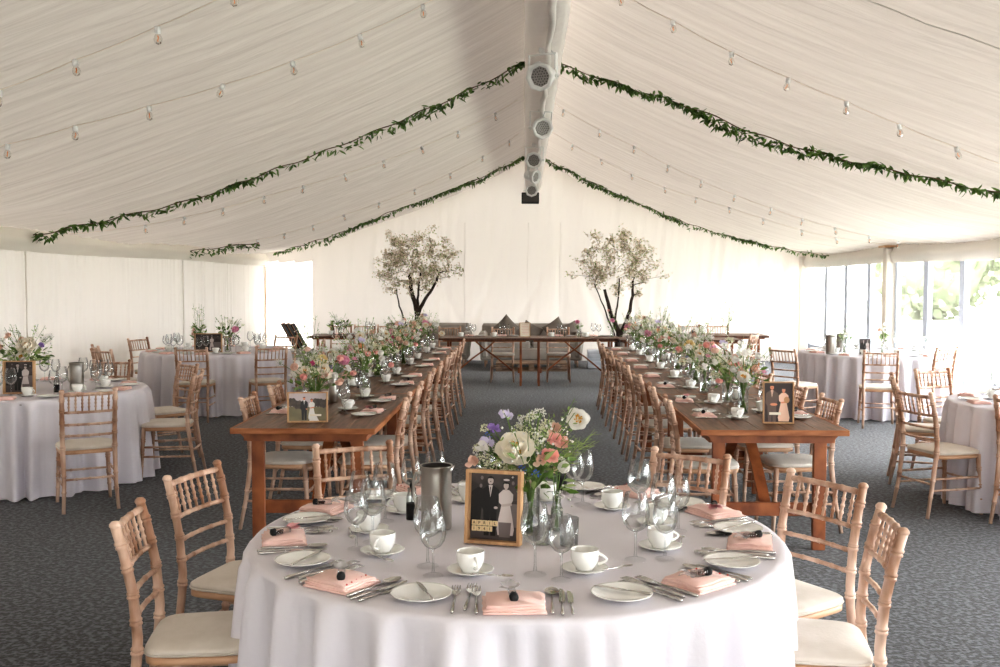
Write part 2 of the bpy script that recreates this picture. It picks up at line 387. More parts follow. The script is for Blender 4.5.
# glazed side: framed panes with a low panel
yy = 20.45; wn = 2
edges = []
while yy > YF:
    edges.append(yy); yy -= 1.19
for a, b in zip(edges, edges[1:]):
    mb = MB(); c = (a + b) / 2; w = a - b
    mb.box((XR_W + .02, a - .045, 1.02), (.07, .085, 2.04), bev=.006); mb.box((XR_W + .02, b + .035, 1.02), (.07, .065, 2.04), bev=.006)
    mb.box((XR_W + .02, c, 2.0), (.07, w - .1, .07)); mb.box((XR_W + .02, c, .36), (.07, w - .1, .05)); mb.box((XR_W + .02, c, .03), (.07, w - .1, .06))
    mb.box((XR_W + .03, c, .2), (.03, w - .11, .3))
    o = struct('window_%d' % wn, mb, M['frame_white']); wn += 1
    g = MB(); g.box((XR_W + .02, c, 1.18), (.006, w - .1, 1.6)); g2 = place('window_pane', g.mesh('window_pane', M['pane']), o)
mb = MB(); mb.box((XR_W + .02, (YF + YB) / 2, 2.14), (.06, YB - YF, .24)); struct('wall_right', mb, M['valance'])

# ridge: draped beam
mb = MB()
sec = [(-.17, .62), (-.165, .25), (-.15, .06), (-.10, .0), (.0, -.02), (.10, 0), (.15, .07), (.17, .28), (.17, .62)]
def rf(u, v):
    i = v * (len(sec) - 1); a = min(int(i), len(sec) - 2); f = i - a
    x = sec[a][0] * (1 - f) + sec[a + 1][0] * f; z = sec[a][1] * (1 - f) + sec[a + 1][1] * f
    y = YF + (YB - YF - .1) * u; w = (vn(y * 5 + v * 3, 61) - .5) * .035 + (vn(y * 13 + v * 9, 62) - .5) * .02
    return (XR + .015 + x * (1 + w * 2), y, 3.48 + z + w)
mb.grid(330, 16, rf)
ridge = place('ridge_beam', mb.mesh('ridge_beam', M['beam_cloth'])); tag(ridge, 'long white cloth-wrapped ridge beam running under the tent peak', 'beam')
gb = MB()
gb.tube([(XR + .03 + .012 * math.sin(i * 1.7), YF + .5 + i * .35, 3.452 + .012 * math.sin(i * 2.3)) for i in range(66)], [.018 + .014 * hash1(i, 9) for i in range(66)], 7)
place('gathered_seam', gb.mesh('gathered_seam', M['beam_cloth']), ridge)

# ------------------------------------------------------------------ spot lamps on the ridge
def lamp_kit():
    tilt = Matrix.Rotation(math.radians(90 + 14), 4, 'X')     # local +z of the can looks to -y, a little down
    b = MB(); b.lathe([(0, -.16), (.055, -.155), (.068, -.13), (.072, -.02), (.098, .0), (.1, .035)], n=20); b.xf(tilt)
    rim = MB(); rim.lathe([(.078, .028), (.088, .06), (.112, .065), (.118, .045), (.112, .02), (.1, .01)], n=8); rim.xf(tilt)
    gr = MB(); gr.lathe([(0, .034), (.082, .034)], n=24); 
    for q in range(4):
        for j in range(max(1, q * 6)):
            a = 2 * PI * j / max(1, q * 6); gr.lathe([(0, .0365), (.0062, .036), (.0062, .034)], c=(math.cos(a) * q * .021, math.sin(a) * q * .021, 0), n=6, mi=1)
    gr.xf(tilt)
    yk = MB()
    for sx in (-1, 1): yk.box((sx * .118, .02, .07), (.006, .034, .2), bev=.002); yk.tube([(sx * .105, .02, 0), (sx * .135, .02, 0)], .014, 8)
    yk.box((0, .02, .172), (.24, .034, .006))
    cl = MB(); cl.tube([(0, .02, .17), (0, .02, .26)], .014, 8); cl.box((0, .02, .21), (.055, .05, .06), bev=.008); cl.tube([(-.035, .02, .205), (.05, .02, .205)], .009, 6)
    cd = MB(); cd.tube([(.02, .12, .02), (.05, .15, .09), (.07, .1, .18), (.03, .05, .24)], .006, 6)
    return [P('can', b, M['white_metal']), P('rim', rim, M['white_metal']), P('grille', gr, [M['grille'], M['dark_hole']], 'grey perforated grille'), P('yoke', yk, M['white_metal']),
            P('clamp', cl, M['white_metal']), P('power_cable', cd, M['white_metal'])]
LK = lamp_kit()
for (x, y, rz, lb) in [(.13, 7.95, -.42, 'white spotlight, first and largest from the camera, under the ridge beam'), (.17, 10.6, .3, 'white spotlight, second from the camera, under the ridge beam'),
                       (.12, 13.4, -.2, 'white spotlight, third from the camera, under the ridge beam'), (.13, 15.5, .9, 'white spotlight, fourth from the camera and turned aside, under the ridge beam'),
                       (.11, 17.8, .1, 'white spotlight at the far end of the ridge beam, above the black box')]:
    kit_thing('spotlight', LK, lb, 'spotlight', 'spotlights under the ridge beam', (x, y, 3.255), rz)
mb = MB(); mb.box((0, 0, 0), (.34, .3, .2), bev=.01); mb.box((0, -.155, 0), (.3, .01, .16), mi=1); mb.box((0, 0, .14), (.05, .05, .1))
tag(place('loudspeaker', mb.mesh('loudspeaker', [M['black'], M['dark_hole']]), None, (.1, 19.6, 3.26)), 'small black loudspeaker box hung below the far end of the ridge beam', 'speaker')

# ------------------------------------------------------------------ garlands
def garland(pts, label, dens=1.0, seed=1, gap=None):
    rr = random.Random(seed); P3 = [Vector(p) for p in pts]; path = []
    for i in range(len(P3) - 1):
        a0 = P3[max(0, i - 1)]; a = P3[i]; b = P3[i + 1]; b1 = P3[min(len(P3) - 1, i + 2)]
        n = max(2, int((b - a).length / .06))
        for k in range(n):
            t = k / n; m1 = (b - a0) * .5; m2 = (b1 - a) * .5
            q = a * (2 * t ** 3 - 3 * t ** 2 + 1) + m1 * (t ** 3 - 2 * t ** 2 + t) + b * (-2 * t ** 3 + 3 * t ** 2) + m2 * (t ** 3 - t ** 2)
            path.append(q)
    path.append(P3[-1])
    vine = MB(); vp = [p + Vector((0, .01 * math.sin(i * .9), .012 * math.sin(i * .7))) for i, p in enumerate(path)]; vine.tube(vp, .006, 5)
    lv = MB(); tot = 0
    for i, p in enumerate(vp[:-1]):
        c = .25 + 1.5 * vn(i * .11, seed) ** 1.4
        if gap and gap[0] < i / len(vp) < gap[1]: c = .03
        n = 8.5 * dens * c; n = int(n) + (rr.random() < n % 1)
        t = (vp[i + 1] - p).normalized()
        drop = .02 + .17 * max(0, vn(i * .17, seed + 5) - .45)
        for _ in range(n):
            s = p + Vector((rr.uniform(-.02, .02), rr.uniform(-.05, .05), -rr.random() * drop * 1.0 + .005))
            d = t * rr.uniform(-.9, 1.1) + Vector((rr.uniform(-.5, .5), rr.uniform(-.9, .9), rr.uniform(-1.0, .35)))
            lv.leaf(s, d, rr.uniform(.06, .105), rr.uniform(.022, .036), mi=0 if rr.random() < .6 else 1)
    kit_thing('leaf_garland', [P('vine', vine, M['vine']), P('leaves', lv, [M['leaf_dark'], M['leaf']])], label, 'garland', 'green leaf garlands under the tent lining')
    for nm in ():
        pass
g = lambda L: [(x, y, z) for x, y, z in L]
garland([(-.0, 10.78, 3.98), (-.62, 10.85, 3.69), (-1.36, 10.85, 3.37), (-2.04, 10.85, 3.1), (-2.87, 10.85, 2.8), (-3.75, 10.85, 2.5), (-5.36, 10.8, 2.14)], 'long green leaf garland from ridge beam down to the curtain wall, nearer the camera', 1, 3)
garland([(.34, 10.86, 3.98), (.99, 10.6, 3.7), (1.75, 10.2, 3.36), (2.33, 10.1, 3.1), (3.0, 9.9, 2.86), (3.55, 9.5, 2.66), (4.16, 9.0, 2.43), (5.4, 8.9, 2.16)], 'thick green leaf garland from ridge beam down to the window side, nearer the camera', 1.15, 8)
garland([(-.02, 19.3, 4.02), (-1.01, 18.9, 3.52), (-2.25, 18.6, 3.03), (-3.5, 19.0, 2.57), (-5.0, 19.9, 2.2)], 'green leaf garland from ridge beam to the curtain corner, along the back wall', 1.1, 14)
garland([(.33, 19.3, 4.0), (1.82, 19.4, 3.3), (3.37, 19.8, 2.72), (4.59, 19.4, 2.35), (5.5, 18.3, 2.1)], 'green leaf garland from ridge beam to the windows, along the back wall', 1.1, 21)
garland([(-5.38, 15.9, 2.12), (-4.9, 16.0, 2.19), (-4.3, 16.1, 2.27)], 'short green leaf garland piece at the top of the curtain wall', 1.2, 33)

# ------------------------------------------------------------------ festoon strings
def festoon_bulb():
    a = MB(); a.lathe([(0, .006), (.012, .006), (.016, 0), (.018, -.03), (.014, -.035), (0, -.035)], n=10)
    b = MB(); b.lathe([(.012, -.035), (.02, -.05), (.024, -.068), (.018, -.088), (0, -.096)], n=12)
    f = MB(); f.tube([(0, 0, -.045), (.004, 0, -.06), (-.004, 0, -.07), (0, 0, -.078)], .003, 5)
    return a.mesh('bulb_socket', M['white_metal']), b.mesh('bulb', M['bulb']), f.mesh('filament', M['filament'])
FS, FB, FF = festoon_bulb()
def string(bul, ends, label, seed, big=1.0):
    rr = random.Random(seed)
    pts = sorted(bul + ends)
    w = [Vector((x, y, zc(x, y) - .085 + (.02 if (x, y) in ends else 0))) for x, y in pts]
    path = []
    for a, b in zip(w, w[1:]):
        for k in range(6):
            t = k / 6; p = a.lerp(b, t); p.z -= .016 * 4 * t * (1 - t) * (b - a).length; path.append(p)
    path.append(w[-1])
    c = MB(); c.tube(path, .003, 5)
    r = place('festoon_light_string', None); tag(r, label, 'string lights', 'festoon light strings under the lining')
    place('cable', c.mesh('cable', M['cord']), r)
    for (x, y) in bul:
        s = place('bulb_socket', FS, r, (x, y, zc(x, y) - .09), rot=(rr.uniform(-.3, .3), rr.uniform(-.3, .3), rr.uniform(0, 3)), scale=big)
        place('bulb', FB, s); place('filament', FF, s)
string([(-4.1, 5.85), (-3.55, 5.8), (-3.03, 5.76), (-2.57, 5.72), (-2.07, 5.66), (-1.6, 5.6), (-1.15, 5.6)], [(-5.2, 5.9), (-.1, 5.55)], 'festoon light string nearest the camera on the curtain-wall slope', 1)
string([(-4.4, 6.6), (-3.95, 6.62), (-3.48, 6.7), (-3.07, 6.82), (-2.61, 6.95), (-2.12, 7.05), (-1.65, 7.14), (-1.18, 7.2), (-.73, 7.22)], [(-5.2, 6.5), (-.1, 7.2)], 'festoon light string second from camera on the curtain-wall slope', 2)
string([(-4.39, 11.5), (-4.0, 11.7), (-3.6, 11.9), (-3.15, 12.05), (-2.71, 12.25), (-2.23, 12.4), (-1.76, 12.5), (-1.3, 12.62), (-.84, 12.72), (-.38, 12.8)], [(-5.2, 11.3), (-.1, 12.85)], 'festoon light string between the two garlands on the curtain-wall slope', 3)
string([(-4.77, 16.1), (-4.35, 16.2), (-3.95, 16.4), (-3.5, 16.5), (-3.0, 16.55), (-2.42, 16.6), (-1.82, 16.55), (-1.23, 16.48), (-.68, 16.34), (-.25, 16.2)], [(-5.2, 16.0), (-.1, 16.15)], 'farthest festoon light string on the curtain-wall slope', 4)
string([(.7, 7.52), (1.09, 7.54), (1.54, 7.62), (1.98, 7.66), (2.42, 7.68), (2.86, 7.8), (3.33, 7.88), (3.8, 7.9)], [(.4, 7.5), (5.3, 7.9)], 'festoon light string nearest the camera on the window-side slope', 5)
string([(.5, 13.12), (.97, 13.16), (1.42, 13.2), (1.91, 13.5), (2.39, 13.7), (2.9, 14.0), (3.43, 14.1), (3.85, 14.05), (4.25, 13.9), (4.65, 13.7), (4.99, 13.55)], [(.38, 13.1), (5.4, 13.4)], 'festoon light string beyond the thick garland on the window-side slope', 6)
string([(.74, 15.96), (1.2, 16.0), (1.7, 16.08), (2.21, 16.06), (2.7, 15.95), (3.19, 15.8), (3.7, 15.7), (4.26, 15.6), (4.7, 15.3)], [(.38, 15.9), (5.4, 15.1)], 'farthest festoon light string on the window-side slope', 7)

# ------------------------------------------------------------------ chair
def bamboo(path, r, rings, n=9, bump=1.38, fine=.012):
    P3 = [Vector(p) for p in path]; L = [0]
    for a, b in zip(P3, P3[1:]): L.append(L[-1] + (b - a).length)
    tot = L[-1]
    def at(d):
        d = max(0, min(tot, d))
        for i in range(len(P3) - 1):
            if d <= L[i + 1] + 1e-9:
                t = (d - L[i]) / max(1e-9, L[i + 1] - L[i]); return P3[i].lerp(P3[i + 1], t)
        return P3[-1]
    ds = {0: 1, tot: 1}
    for d in L: ds[d] = 1
    for q in rings:
        for off, m in ((-fine * 1.15, 1), (-fine * .6, bump * .97), (0, bump), (fine * .6, bump * .97), (fine * 1.15, 1)): ds[q * tot + off] = m
    keys = sorted(k for k in ds if -1e-6 <= k <= tot + 1e-6)
    rr = r if callable(r) else (lambda t: r)
    return [at(k) for k in keys], [rr(k / tot) * ds[k] for k in keys]
SPLAY = [(0, -.275, 0), (0, -.235, .2), (0, -.205, .42), (0, -.2, .5), (0, -.212, .65), (0, -.238, .78), (0, -.262, .868)]
def yback(z):
    for a, b in zip(SPLAY, SPLAY[1:]):
        if z <= b[2]: return a[1] + (b[1] - a[1]) * (z - a[2]) / (b[2] - a[2])
    return SPLAY[-1][1]
def xback(z): return .172 + .006 * (z / .87) + (.012 if z < .1 else 0)
def chair_kit(simple=False):
    legs = []; n = 6 if simple else 10
    for s in (-1, 1):
        m = MB(); path = [(s * xback(p[2]), p[1], p[2]) for p in SPLAY]
        rings = [.17, .30, .52, .535, .63, .645, .73, .745, .83, .845, .92, .935]
        pts, rd = bamboo(path, lambda t: .0125 + .0052 * min(1, t * 2.2) - .0015 * t, rings if not simple else rings[::2], n, 1.24, .0065)
        m.tube(pts, rd, n); top = path[-1]
        m.lathe([(.0, .018), (.012, .015), (.0185, .007), (.0195, 0), (.015, -.006)], c=(top[0], top[1], top[2]), n=n)
        legs.append(('rear_leg', m))
        m = MB(); pts, rd = bamboo([(s * .168, .155, .43), (s * .176, .17, .2), (s * .186, .18, 0)], lambda t: .0175 - .005 * t, [.22, .26, .5, .54, .74] if not simple else [.4], n, 1.24, .0065)
        m.tube(pts, rd, n); legs.append(('front_leg', m))
    def rail(z, r, bow=.02, rings=(.12, .3, .5, .7, .88)):
        m = MB(); x = xback(z); y = yback(z)
        path = [(x * (2 * i / 8 - 1), y - bow * (1 - (2 * i / 8 - 1) ** 2), z) for i in range(9)]
        pts, rd = bamboo(path, r, rings if not simple else (.5,), n, 1.22, .006); m.tube(pts, rd, 6 if simple else 8); return m
    rails = [rail(.845, .012), rail(.715, .0095), rail(.625, .009), rail(.545, .009)]
    sp = []
    for i in range(7):
        t = (i + 1) / 8 * 2 - 1; m = MB()
        z0, z1 = .715, .845; x0, x1 = xback(z0) * t, xback(z1) * t
        y0 = yback(z0) - .02 * (1 - t * t); y1 = yback(z1) - .02 * (1 - t * t)
        if simple: m.tube([(x0, y0, z0), (x1, y1, z1)], .0062, 5)
        else:
            pts, rd = bamboo([(x0, y0, z0), (x1, y1, z1)], .0062, (.3, .5, .7), 7, 1.5, .006); m.tube(pts, rd, 7)
        sp.append(m)
    # seat outline: rounded front, narrower back
    out = []
    for i in range(36):
        a = 2 * PI * i / 36; ca, sa = math.cos(a), math.sin(a)
        e = .55 if sa > 0 else .32
        x = math.copysign(abs(ca) ** e, ca); y = math.copysign(abs(sa) ** (.6 if sa > 0 else .32), sa)
        w = .205 - .02 * (1 - (y + 1) / 2); out.append((x * w, y * .195 + .005))
    def slab(z0, z1, g, mbx, dome=0):
        n = len(out); rows = []
        sc2 = [(z0, g - .012), (z0 + .004, g), (z1 - .008, g), (z1 - .002, g - .01), (z1 + dome * .6, g - .05), (z1 + dome, g - .12)]
        vs = []
        for z, k in sc2:
            for x, y in out:
                r = math.hypot(x, y); f = (r + k) / r if r else 1; vs.append((x * f, y * f, z))
        fs = [tuple(reversed(range(n)))]
        for j in range(len(sc2) - 1):
            for i in range(n): l = (i + 1) % n; fs.append((j * n + i, j * n + l, j * n + n + l, j * n + n + i))
        fs.append(tuple(range((len(sc2) - 1) * n, len(sc2) * n))); mbx.add(vs, fs, True)
    fr = MB(); slab(.405, .437, 0, fr); cu = MB(); slab(.438, .462, .002, cu, .012)
    pip = MB(); pip.tube([(x * 1.012, y * 1.012, .441) for x, y in out] + [(out[0][0] * 1.012, out[0][1] * 1.012, .441)], .004, 5, False)
    st = []
    def stre(a, b, r=.008):
        m = MB(); pts, rd = bamboo([a, b], r, (.25, .5, .75) if not simple else (.5,), 7, 1.3, .009); m.tube(pts, rd, 6 if simple else 8); st.append(m)
    for s in (-1, 1):
        stre((s * .18, .172, .19), (s * .178, yback(.19) + .0, .19)); stre((s * .177, .166, .27), (s * .176, yback(.27), .27))
    stre((-.176, .168, .235), (.176, .168, .235)); stre((-.178, yback(.2), .235), (.178, yback(.2), .235))
    if not simple:
        k = [P(nm, m, M['limewash']) for nm, m in legs]
        k += [P('top_rail', rails[0], M['limewash'])] + [P('back_rail', m, M['limewash']) for m in rails[1:]] + [P('spindle', m, M['limewash']) for m in sp]
        k += [P('stretcher', m, M['limewash']) for m in st]
    else:
        k = [P(nm, m, M['limewash']) for nm, m in legs]
        b = MB()
        for m in rails + sp: b.add(m.v, m.f)
        k.append(P('backrest', b, M['limewash']))
        b = MB()
        for m in st: b.add(m.v, m.f)
        k.append(P('stretcher_frame', b, M['limewash']))
    k += [P('seat_frame', fr, M['limewash_ply']), P('seat_cushion', cu, M['cushion'], 'cream fabric seat cushion', [P('piping', pip, M['cushion'])])]
    return k
CK, CKS = chair_kit(), chair_kit(True)
def chair(x, y, face_deg, label, group=None):
    kit_thing('spindle_chair', CK if y < 9.9 else CKS, label, 'chair', group, (x, y, 0), math.radians(face_deg - 90))

ORD = ['first', 'second', 'third', 'fourth', 'fifth', 'sixth', 'seventh', 'eighth', 'ninth', 'tenth']

# ------------------------------------------------------------------ tableware meshes
def lathe_mesh(name, prof, m, n=24, z=0):
    b = MB(); b.lathe(prof, n=n); return b.mesh(name, m)
GP = [(.0355, .0015), (.034, .003), (.02, .0055), (.006, .012)]
GS = [(.006, .012), (.0038, .03), (.0035, .06), (.004, .085), (.008, .096)]
GBW = [(.0, .092), (.012, .094), (.028, .104), (.040, .122), (.0455, .145), (.044, .172), (.038, .2), (.0345, .218), (.0338, .219)]
def wineglass_kit(n=20):
    return [(nm, lathe_mesh(nm, pr, M['foot_glass' if nm == 'foot' else 'glass'], n), None, []) for nm, pr in (('foot', GP), ('stem', GS), ('bowl', GBW))]
WG = wineglass_kit(); b_ = MB(); b_.lathe(GP + GS[1:] + GBW, n=12); WGS = [('wine_glass', b_.mesh('wine_glass', M['glass']), None, [])]
PLATE = lathe_mesh('side_plate', [(0, .006), (.045, .006), (.052, .008), (.08, .015), (.083, .0165), (.083, .0185), (.078, .0165), (.05, .0105), (.044, .0085), (0, .0085)], M['porcelain'], 36)
SAUCER = lathe_mesh('saucer', [(0, .003), (.038, .003), (.04, .006), (.07, .015), (.0725, .017), (.07, .018), (.04, .0095), (.026, .0085), (.0, .0085)], M['porcelain'], 32)
def cup_kit():
    b = MB(); b.lathe([(0, .003), (.024, .003), (.025, .0), (.027, .0), (.028, .006), (.037, .018), (.0425, .035), (.0435, .062), (.0425, .064), (.0405, .062), (.0395, .036), (.034, .018), (.02, .009), (0, .009)], n=28)
    h = MB(); h.tube([(.041 + .026 * math.sin(t * PI) , 0, .052 - .034 * t - .002 * math.sin(t * PI)) for t in [i / 9 for i in range(10)]], [.0055 - .0018 * math.sin(i / 9 * PI) for i in range(10)], 7)
    return [P('cup_body', b, M['porcelain']), P('handle', h, M['porcelain'])]
CUP = cup_kit(); b_ = MB()
b_.lathe([(0, .003), (.026, .0), (.028, .006), (.0425, .035), (.0435, .062), (.0405, .062), (.0395, .036), (.02, .009), (0, .009)], n=16)
b_.tube([(.041 + .026 * math.sin(t * PI), 0, .052 - .034 * t) for t in [i / 5 for i in range(6)]], .0045, 5); CUPS = [('coffee_cup', b_.mesh('coffee_cup', M['porcelain']), None, [])]
def outline_slab(mb, pts, z0, z1, bow=0):
    n = len(pts); L = max(p[1] for p in pts) or 1
    f = lambda y: bow * math.sin(PI * max(0, min(1, y / L)))
    mb.add([(x, y, z0 + f(y)) for x, y in pts] + [(x, y, z1 + f(y)) for x, y in pts], [tuple(reversed(range(n))), tuple(range(n, 2 * n))] + [(i, (i + 1) % n, n + (i + 1) % n, n + i) for i in range(n)], False)
def handle(mb, L0, L1):
    mb.tube([(0, L0, .0045), (0, L0 + .01, .0045), (0, (L0 + L1) / 2, .005), (0, L1, .0035)], [.0035, .0048, .0035, .0022], 6)
def knife_mesh():
    mb = MB(); handle(mb, 0, .1); outline_slab(mb, [(-.007, .098), (.007, .098), (.009, .13), (.009, .175), (.004, .2), (-.004, .208), (-.006, .19)], .002, .0042); return mb.mesh('table_knife', M['steel'])
def fork_mesh():
    mb = MB(); handle(mb, 0, .125)
    outline_slab(mb, [(-.003, .122), (.003, .122), (.011, .142), (.0115, .155), (-.0115, .155), (-.011, .142)], .003, .005)
    for i in range(4): mb.tube([(-.0098 + i * .0065, .153, .004), (-.0098 + i * .0062, .175, .0065), (-.0095 + i * .0062, .195, .0055)], [.0019, .0017, .001], 5)
    return mb.mesh('table_fork', M['steel'])
def spoon_mesh(k=1.0, nm='dessert_spoon'):
    mb = MB(); handle(mb, 0, .13)
    st = len(mb.v)
    mb.grid(8, 10, lambda u, v: ((u - .5) * 2 * .019 * math.sqrt(max(0, 1 - (2 * v - 1) ** 2)) * (1.05 - .25 * v), .128 + .06 * v, .0075 - .006 * (1 - ((u - .5) * 2) ** 2) * math.sqrt(max(0, 1 - (2 * v - 1) ** 2))))
    mb.xf(Matrix.Scale(k, 4)); return mb.mesh(nm, M['steel'])
KNIFE, FORK, SPOON, TSPOON = knife_mesh(), fork_mesh(), spoon_mesh(), spoon_mesh(.68, 'teaspoon')
def napkin_mesh(seed, dots=False, w=.15, d=.13):
    rr = random.Random(seed); mb = MB(); k = 4; z = .001
    for l in range(k):
        w1 = w * (1 - .03 * l + rr.uniform(-.02, .02)); d1 = d * (1 - .05 * l); th = .0055
        ang = rr.uniform(-.06, .06); ox = rr.uniform(-.004, .004); oy = rr.uniform(-.003, .003) - l * .001
        n = 10; vs = []; lay = [(0, .9), (.35, 1), (.75, 1), (1, .94)]
        per = []
        for i in range(n): per.append((-1 + 2 * i / n, -1))
        for i in range(n): per.append((1, -1 + 2 * i / n))
        for i in range(n): per.append((1 - 2 * i / n, 1))
        for i in range(n): per.append((-1, 1 - 2 * i / n))
        for t, s in lay:
            for i, (a, b) in enumerate(per):
                wob = 1 + .02 * math.sin(i * 1.9 + seed + l * 2)
                s2 = 1 - (1 - s) * .12
                x = a * w1 / 2 * s2 * wob; y = b * d1 / 2 * s2 * wob
                vs.append((x * math.cos(ang) - y * math.sin(ang) + ox, x * math.sin(ang) + y * math.cos(ang) + oy, z + t * th + .003 * l / k * math.sin(i * .7 + l)))
        m = len(per); fs = [tuple(reversed(range(m)))]
        for j in range(3):
            for i in range(m): q = (i + 1) % m; fs.append((j * m + i, j * m + q, j * m + m + q, j * m + m + i))
        fs.append(tuple(range(3 * m, 4 * m))); mb.add(vs, fs, True); z += th * .95
    if dots:
        for i in range(5): mb.octa((w * .42 - .004 * i, -d * .36 + i * d * .17, z + .001), .0035, mi=1)
    return mb.mesh('folded_napkin', [M['napkin'], M['red_trim']])
NAP = [napkin_mesh(s, s % 3 == 1) for s in range(5)]
def favour_kit(pink=False):
    t = MB(); t.tube([(-.034, 0, .014), (-.03, 0, .014), (.03, 0, .014), (.036, 0, .014)], [.009, .013, .013, .011], 12)
    c = MB(); c.tube([(.03, 0, .014), (.032, 0, .014), (.047, 0, .014), (.05, 0, .014)], [.008, .0145, .0145, .009], 12)
    s = MB()
    for i in range(9): s.ball((.0 + i * .003, .003 * math.sin(i * 2.1), .012 + .003 * math.cos(i * 3)), .005, 6, 4)
    b = MB(); rr = random.Random(3)
    for i in range(7):
        a = rr.uniform(-1, 1); b.leaf((-.034, 0, .016), (-1 + .5 * rr.random(), a, .6 * rr.random()), .045, .035, (0, 0, 1))
    return [P('clear_tube', t, M['glass']), P('cap', c, M['black'], 'black round cap'), P('sweets', s, M['choc'], 'dark chocolate sweets'), P('ribbon', b, M['tulle_pink'] if pink else M['tulle'], 'gauzy bow')]
FAV = favour_kit(); FAVP = favour_kit(True)

def rot2(x, y, a): return (x * math.cos(a) - y * math.sin(a), x * math.sin(a) + y * math.cos(a))
def setting(nx, ny, inward_deg, z, place_txt, grp, level, seed, fullset=None):
    """place setting whose napkin lies at (nx, ny); the sitter looks along inward_deg. level 3 = everything, 1 = a few pieces"""
    rr = random.Random(seed); a = math.radians(inward_deg - 90)
    def at(x, y): q = rot2(x, y, a); return (nx + q[0], ny + q[1])
    def put(name, what, x, y, r=0, dz=0, kit=None, me=None, cat=None, sc_=None, rx=0):
        p = at(x, y); lb = what + ', ' + place_txt
        k = kit or [(name, me, None, [])]
        return kit_thing(name, k, lb, cat, f'{cat}s on {grp}', (p[0], p[1], z + dz), rot=(rx, 0, a + r), scale=sc_)
    j = lambda s=.006: rr.uniform(-s, s)
    put('folded_napkin', 'folded pink napkin', j(), j(), j(.12), me=NAP[seed % 5], cat='napkin', sc_=1.14 if level == 3 else None)
    if level >= 2: put('favour_tube', 'clear favour tube', j(), j() + .0, (-1.45 if seed == 10 else rr.uniform(-1.5, -.2)) if level > 2 else -.4, .0235, kit=FAVP if seed in (12, 17) or (level < 3 and seed % 4 == 2) else FAV, cat='favour', sc_=.88)
    px, py = (-.262, .065) if level == 3 else (-.2, .03)
    if level < 3: px = -.19
    put('side_plate', 'white side plate', px, py, 0, me=PLATE, cat='plate', sc_=1.06 if level == 3 else None)
    cx, cy = (.215, .33) if level == 3 else (.12, .19)
    put('saucer', 'white saucer', cx, cy, 0, me=SAUCER, cat='saucer')
    put('coffee_cup', 'white coffee cup', cx, cy, -.3 + j(.3), .009, kit=CUP if level == 3 else CUPS, cat='cup')
    gx = [(.06, .30), (.14, .245)] if level == 3 else [(.0, .2), (-.08, .17)]
    put('wine_glass', 'taller wine glass', gx[0][0] + j(), gx[0][1] + j(), kit=WG if level == 3 else WGS, cat='wine glass')
    put('wine_glass', 'smaller wine glass', gx[1][0] + j(), gx[1][1] + j(), kit=WG if level == 3 else WGS, cat='wine glass', sc_=.9)
    if level >= 2:
        q = at(cx + .048, cy - .02)
        put('teaspoon', 'teaspoon on saucer', cx + .05, cy - .05, -.9, .018, me=TSPOON, cat='teaspoon', rx=-.05)
        put('butter_knife', 'butter knife on plate', px + .04, py - .08, .35, .0175, me=KNIFE, cat='knife', sc_=.86)
    if level == 3:
        for i, w in enumerate(('inner', 'middle', 'outer')): put('table_fork', w + ' fork', -.1 - .033 * i, -.075 + (.02 if i == 1 else 0) + j(.004), j(.05), me=FORK, cat='fork', sc_=1.22)
        put('dessert_spoon', 'soup spoon', .105, -.07, j(.06), me=SPOON, cat='spoon', sc_=1.18)
        put('table_knife', 'inner knife', .132, -.08, j(.04), me=KNIFE, cat='knife', sc_=1.1); put('table_knife', 'outer knife', .16, -.075, j(.04), me=KNIFE, cat='knife', sc_=1.0)
    elif level == 2:
        put('table_fork', 'dinner fork', -.095, -.075, j(.04), me=FORK, cat='fork'); put('table_knife', 'dinner knife', .095, -.08, j(.04), me=KNIFE, cat='knife')

# ------------------------------------------------------------------ round tables with cloth
def cloth_mesh(r, seed, ztop=.752, flutes=17, pool=.012, crease=True):
    mb = MB(); n = 360; rows = []
    for q in (0, .2, .4, .6, .8, .92, .975): rows.append((r * q, ztop, 0))
    rows += [(r * .995, ztop - .002, 0), (r * 1.003, ztop - .012, .05), (r * 1.004, ztop - .05, .3)]
    for t in (.12, .22, .34, .46, .58, .7, .8, .9, 1): rows.append((r * (1.004 + .006 * t), ztop - .05 - t * (ztop - .05 - pool), .3 + .7 * t ** .8))
    vs = []
    for k, (rad, z, am) in enumerate(rows):
        for i in range(n):
            a = 2 * PI * i / n
            ph = a * flutes + 3.2 * math.sin(a * 3 + seed) + 2.0 * math.sin(a * 5 + seed * 2)
            w = math.sin(ph); w = math.copysign(abs(w) ** .8, w)
            w2 = math.sin(a * flutes * 2.3 + seed + 1.5 * math.sin(4 * a)) * .3
            dr = am * .062 * (w + w2 * 1.2 + .12) if am else 0
            ang = a + am * .02 * math.sin(ph * .5 + seed)
            zz = z + (.0016 * math.exp(-((rad * math.cos(a) - .005) / .006) ** 2) if crease and not am else 0)
            vs.append(((rad + dr) * math.cos(ang), (rad + dr) * math.sin(ang), zz))
    fs = []
    for k in range(len(rows) - 1):
        for i in range(n): l = (i + 1) % n; fs.append((k * n + i, k * n + l, k * n + n + l, k * n + n + i))
    mb.add(vs, fs, True); return mb.mesh('tablecloth', M['cloth_round'])
def round_table_kit(r):
    t = MB(); t.lathe([(0, .745), (r - .01, .745), (r - .002, .735), (r - .002, .722), (r - .01, .718), (0, .718)], n=48)
    k = [P('tabletop', t, M['dark_wood'])]
    for i in range(4):
        a = PI / 4 + i * PI / 2; l = MB(); l.tube([(.5 * math.cos(a), .5 * math.sin(a), .718), (.55 * math.cos(a), .55 * math.sin(a), 0)], .016, 8); k.append(P('leg', l, M['brushed']))
    return k
RTK = round_table_kit(.925)
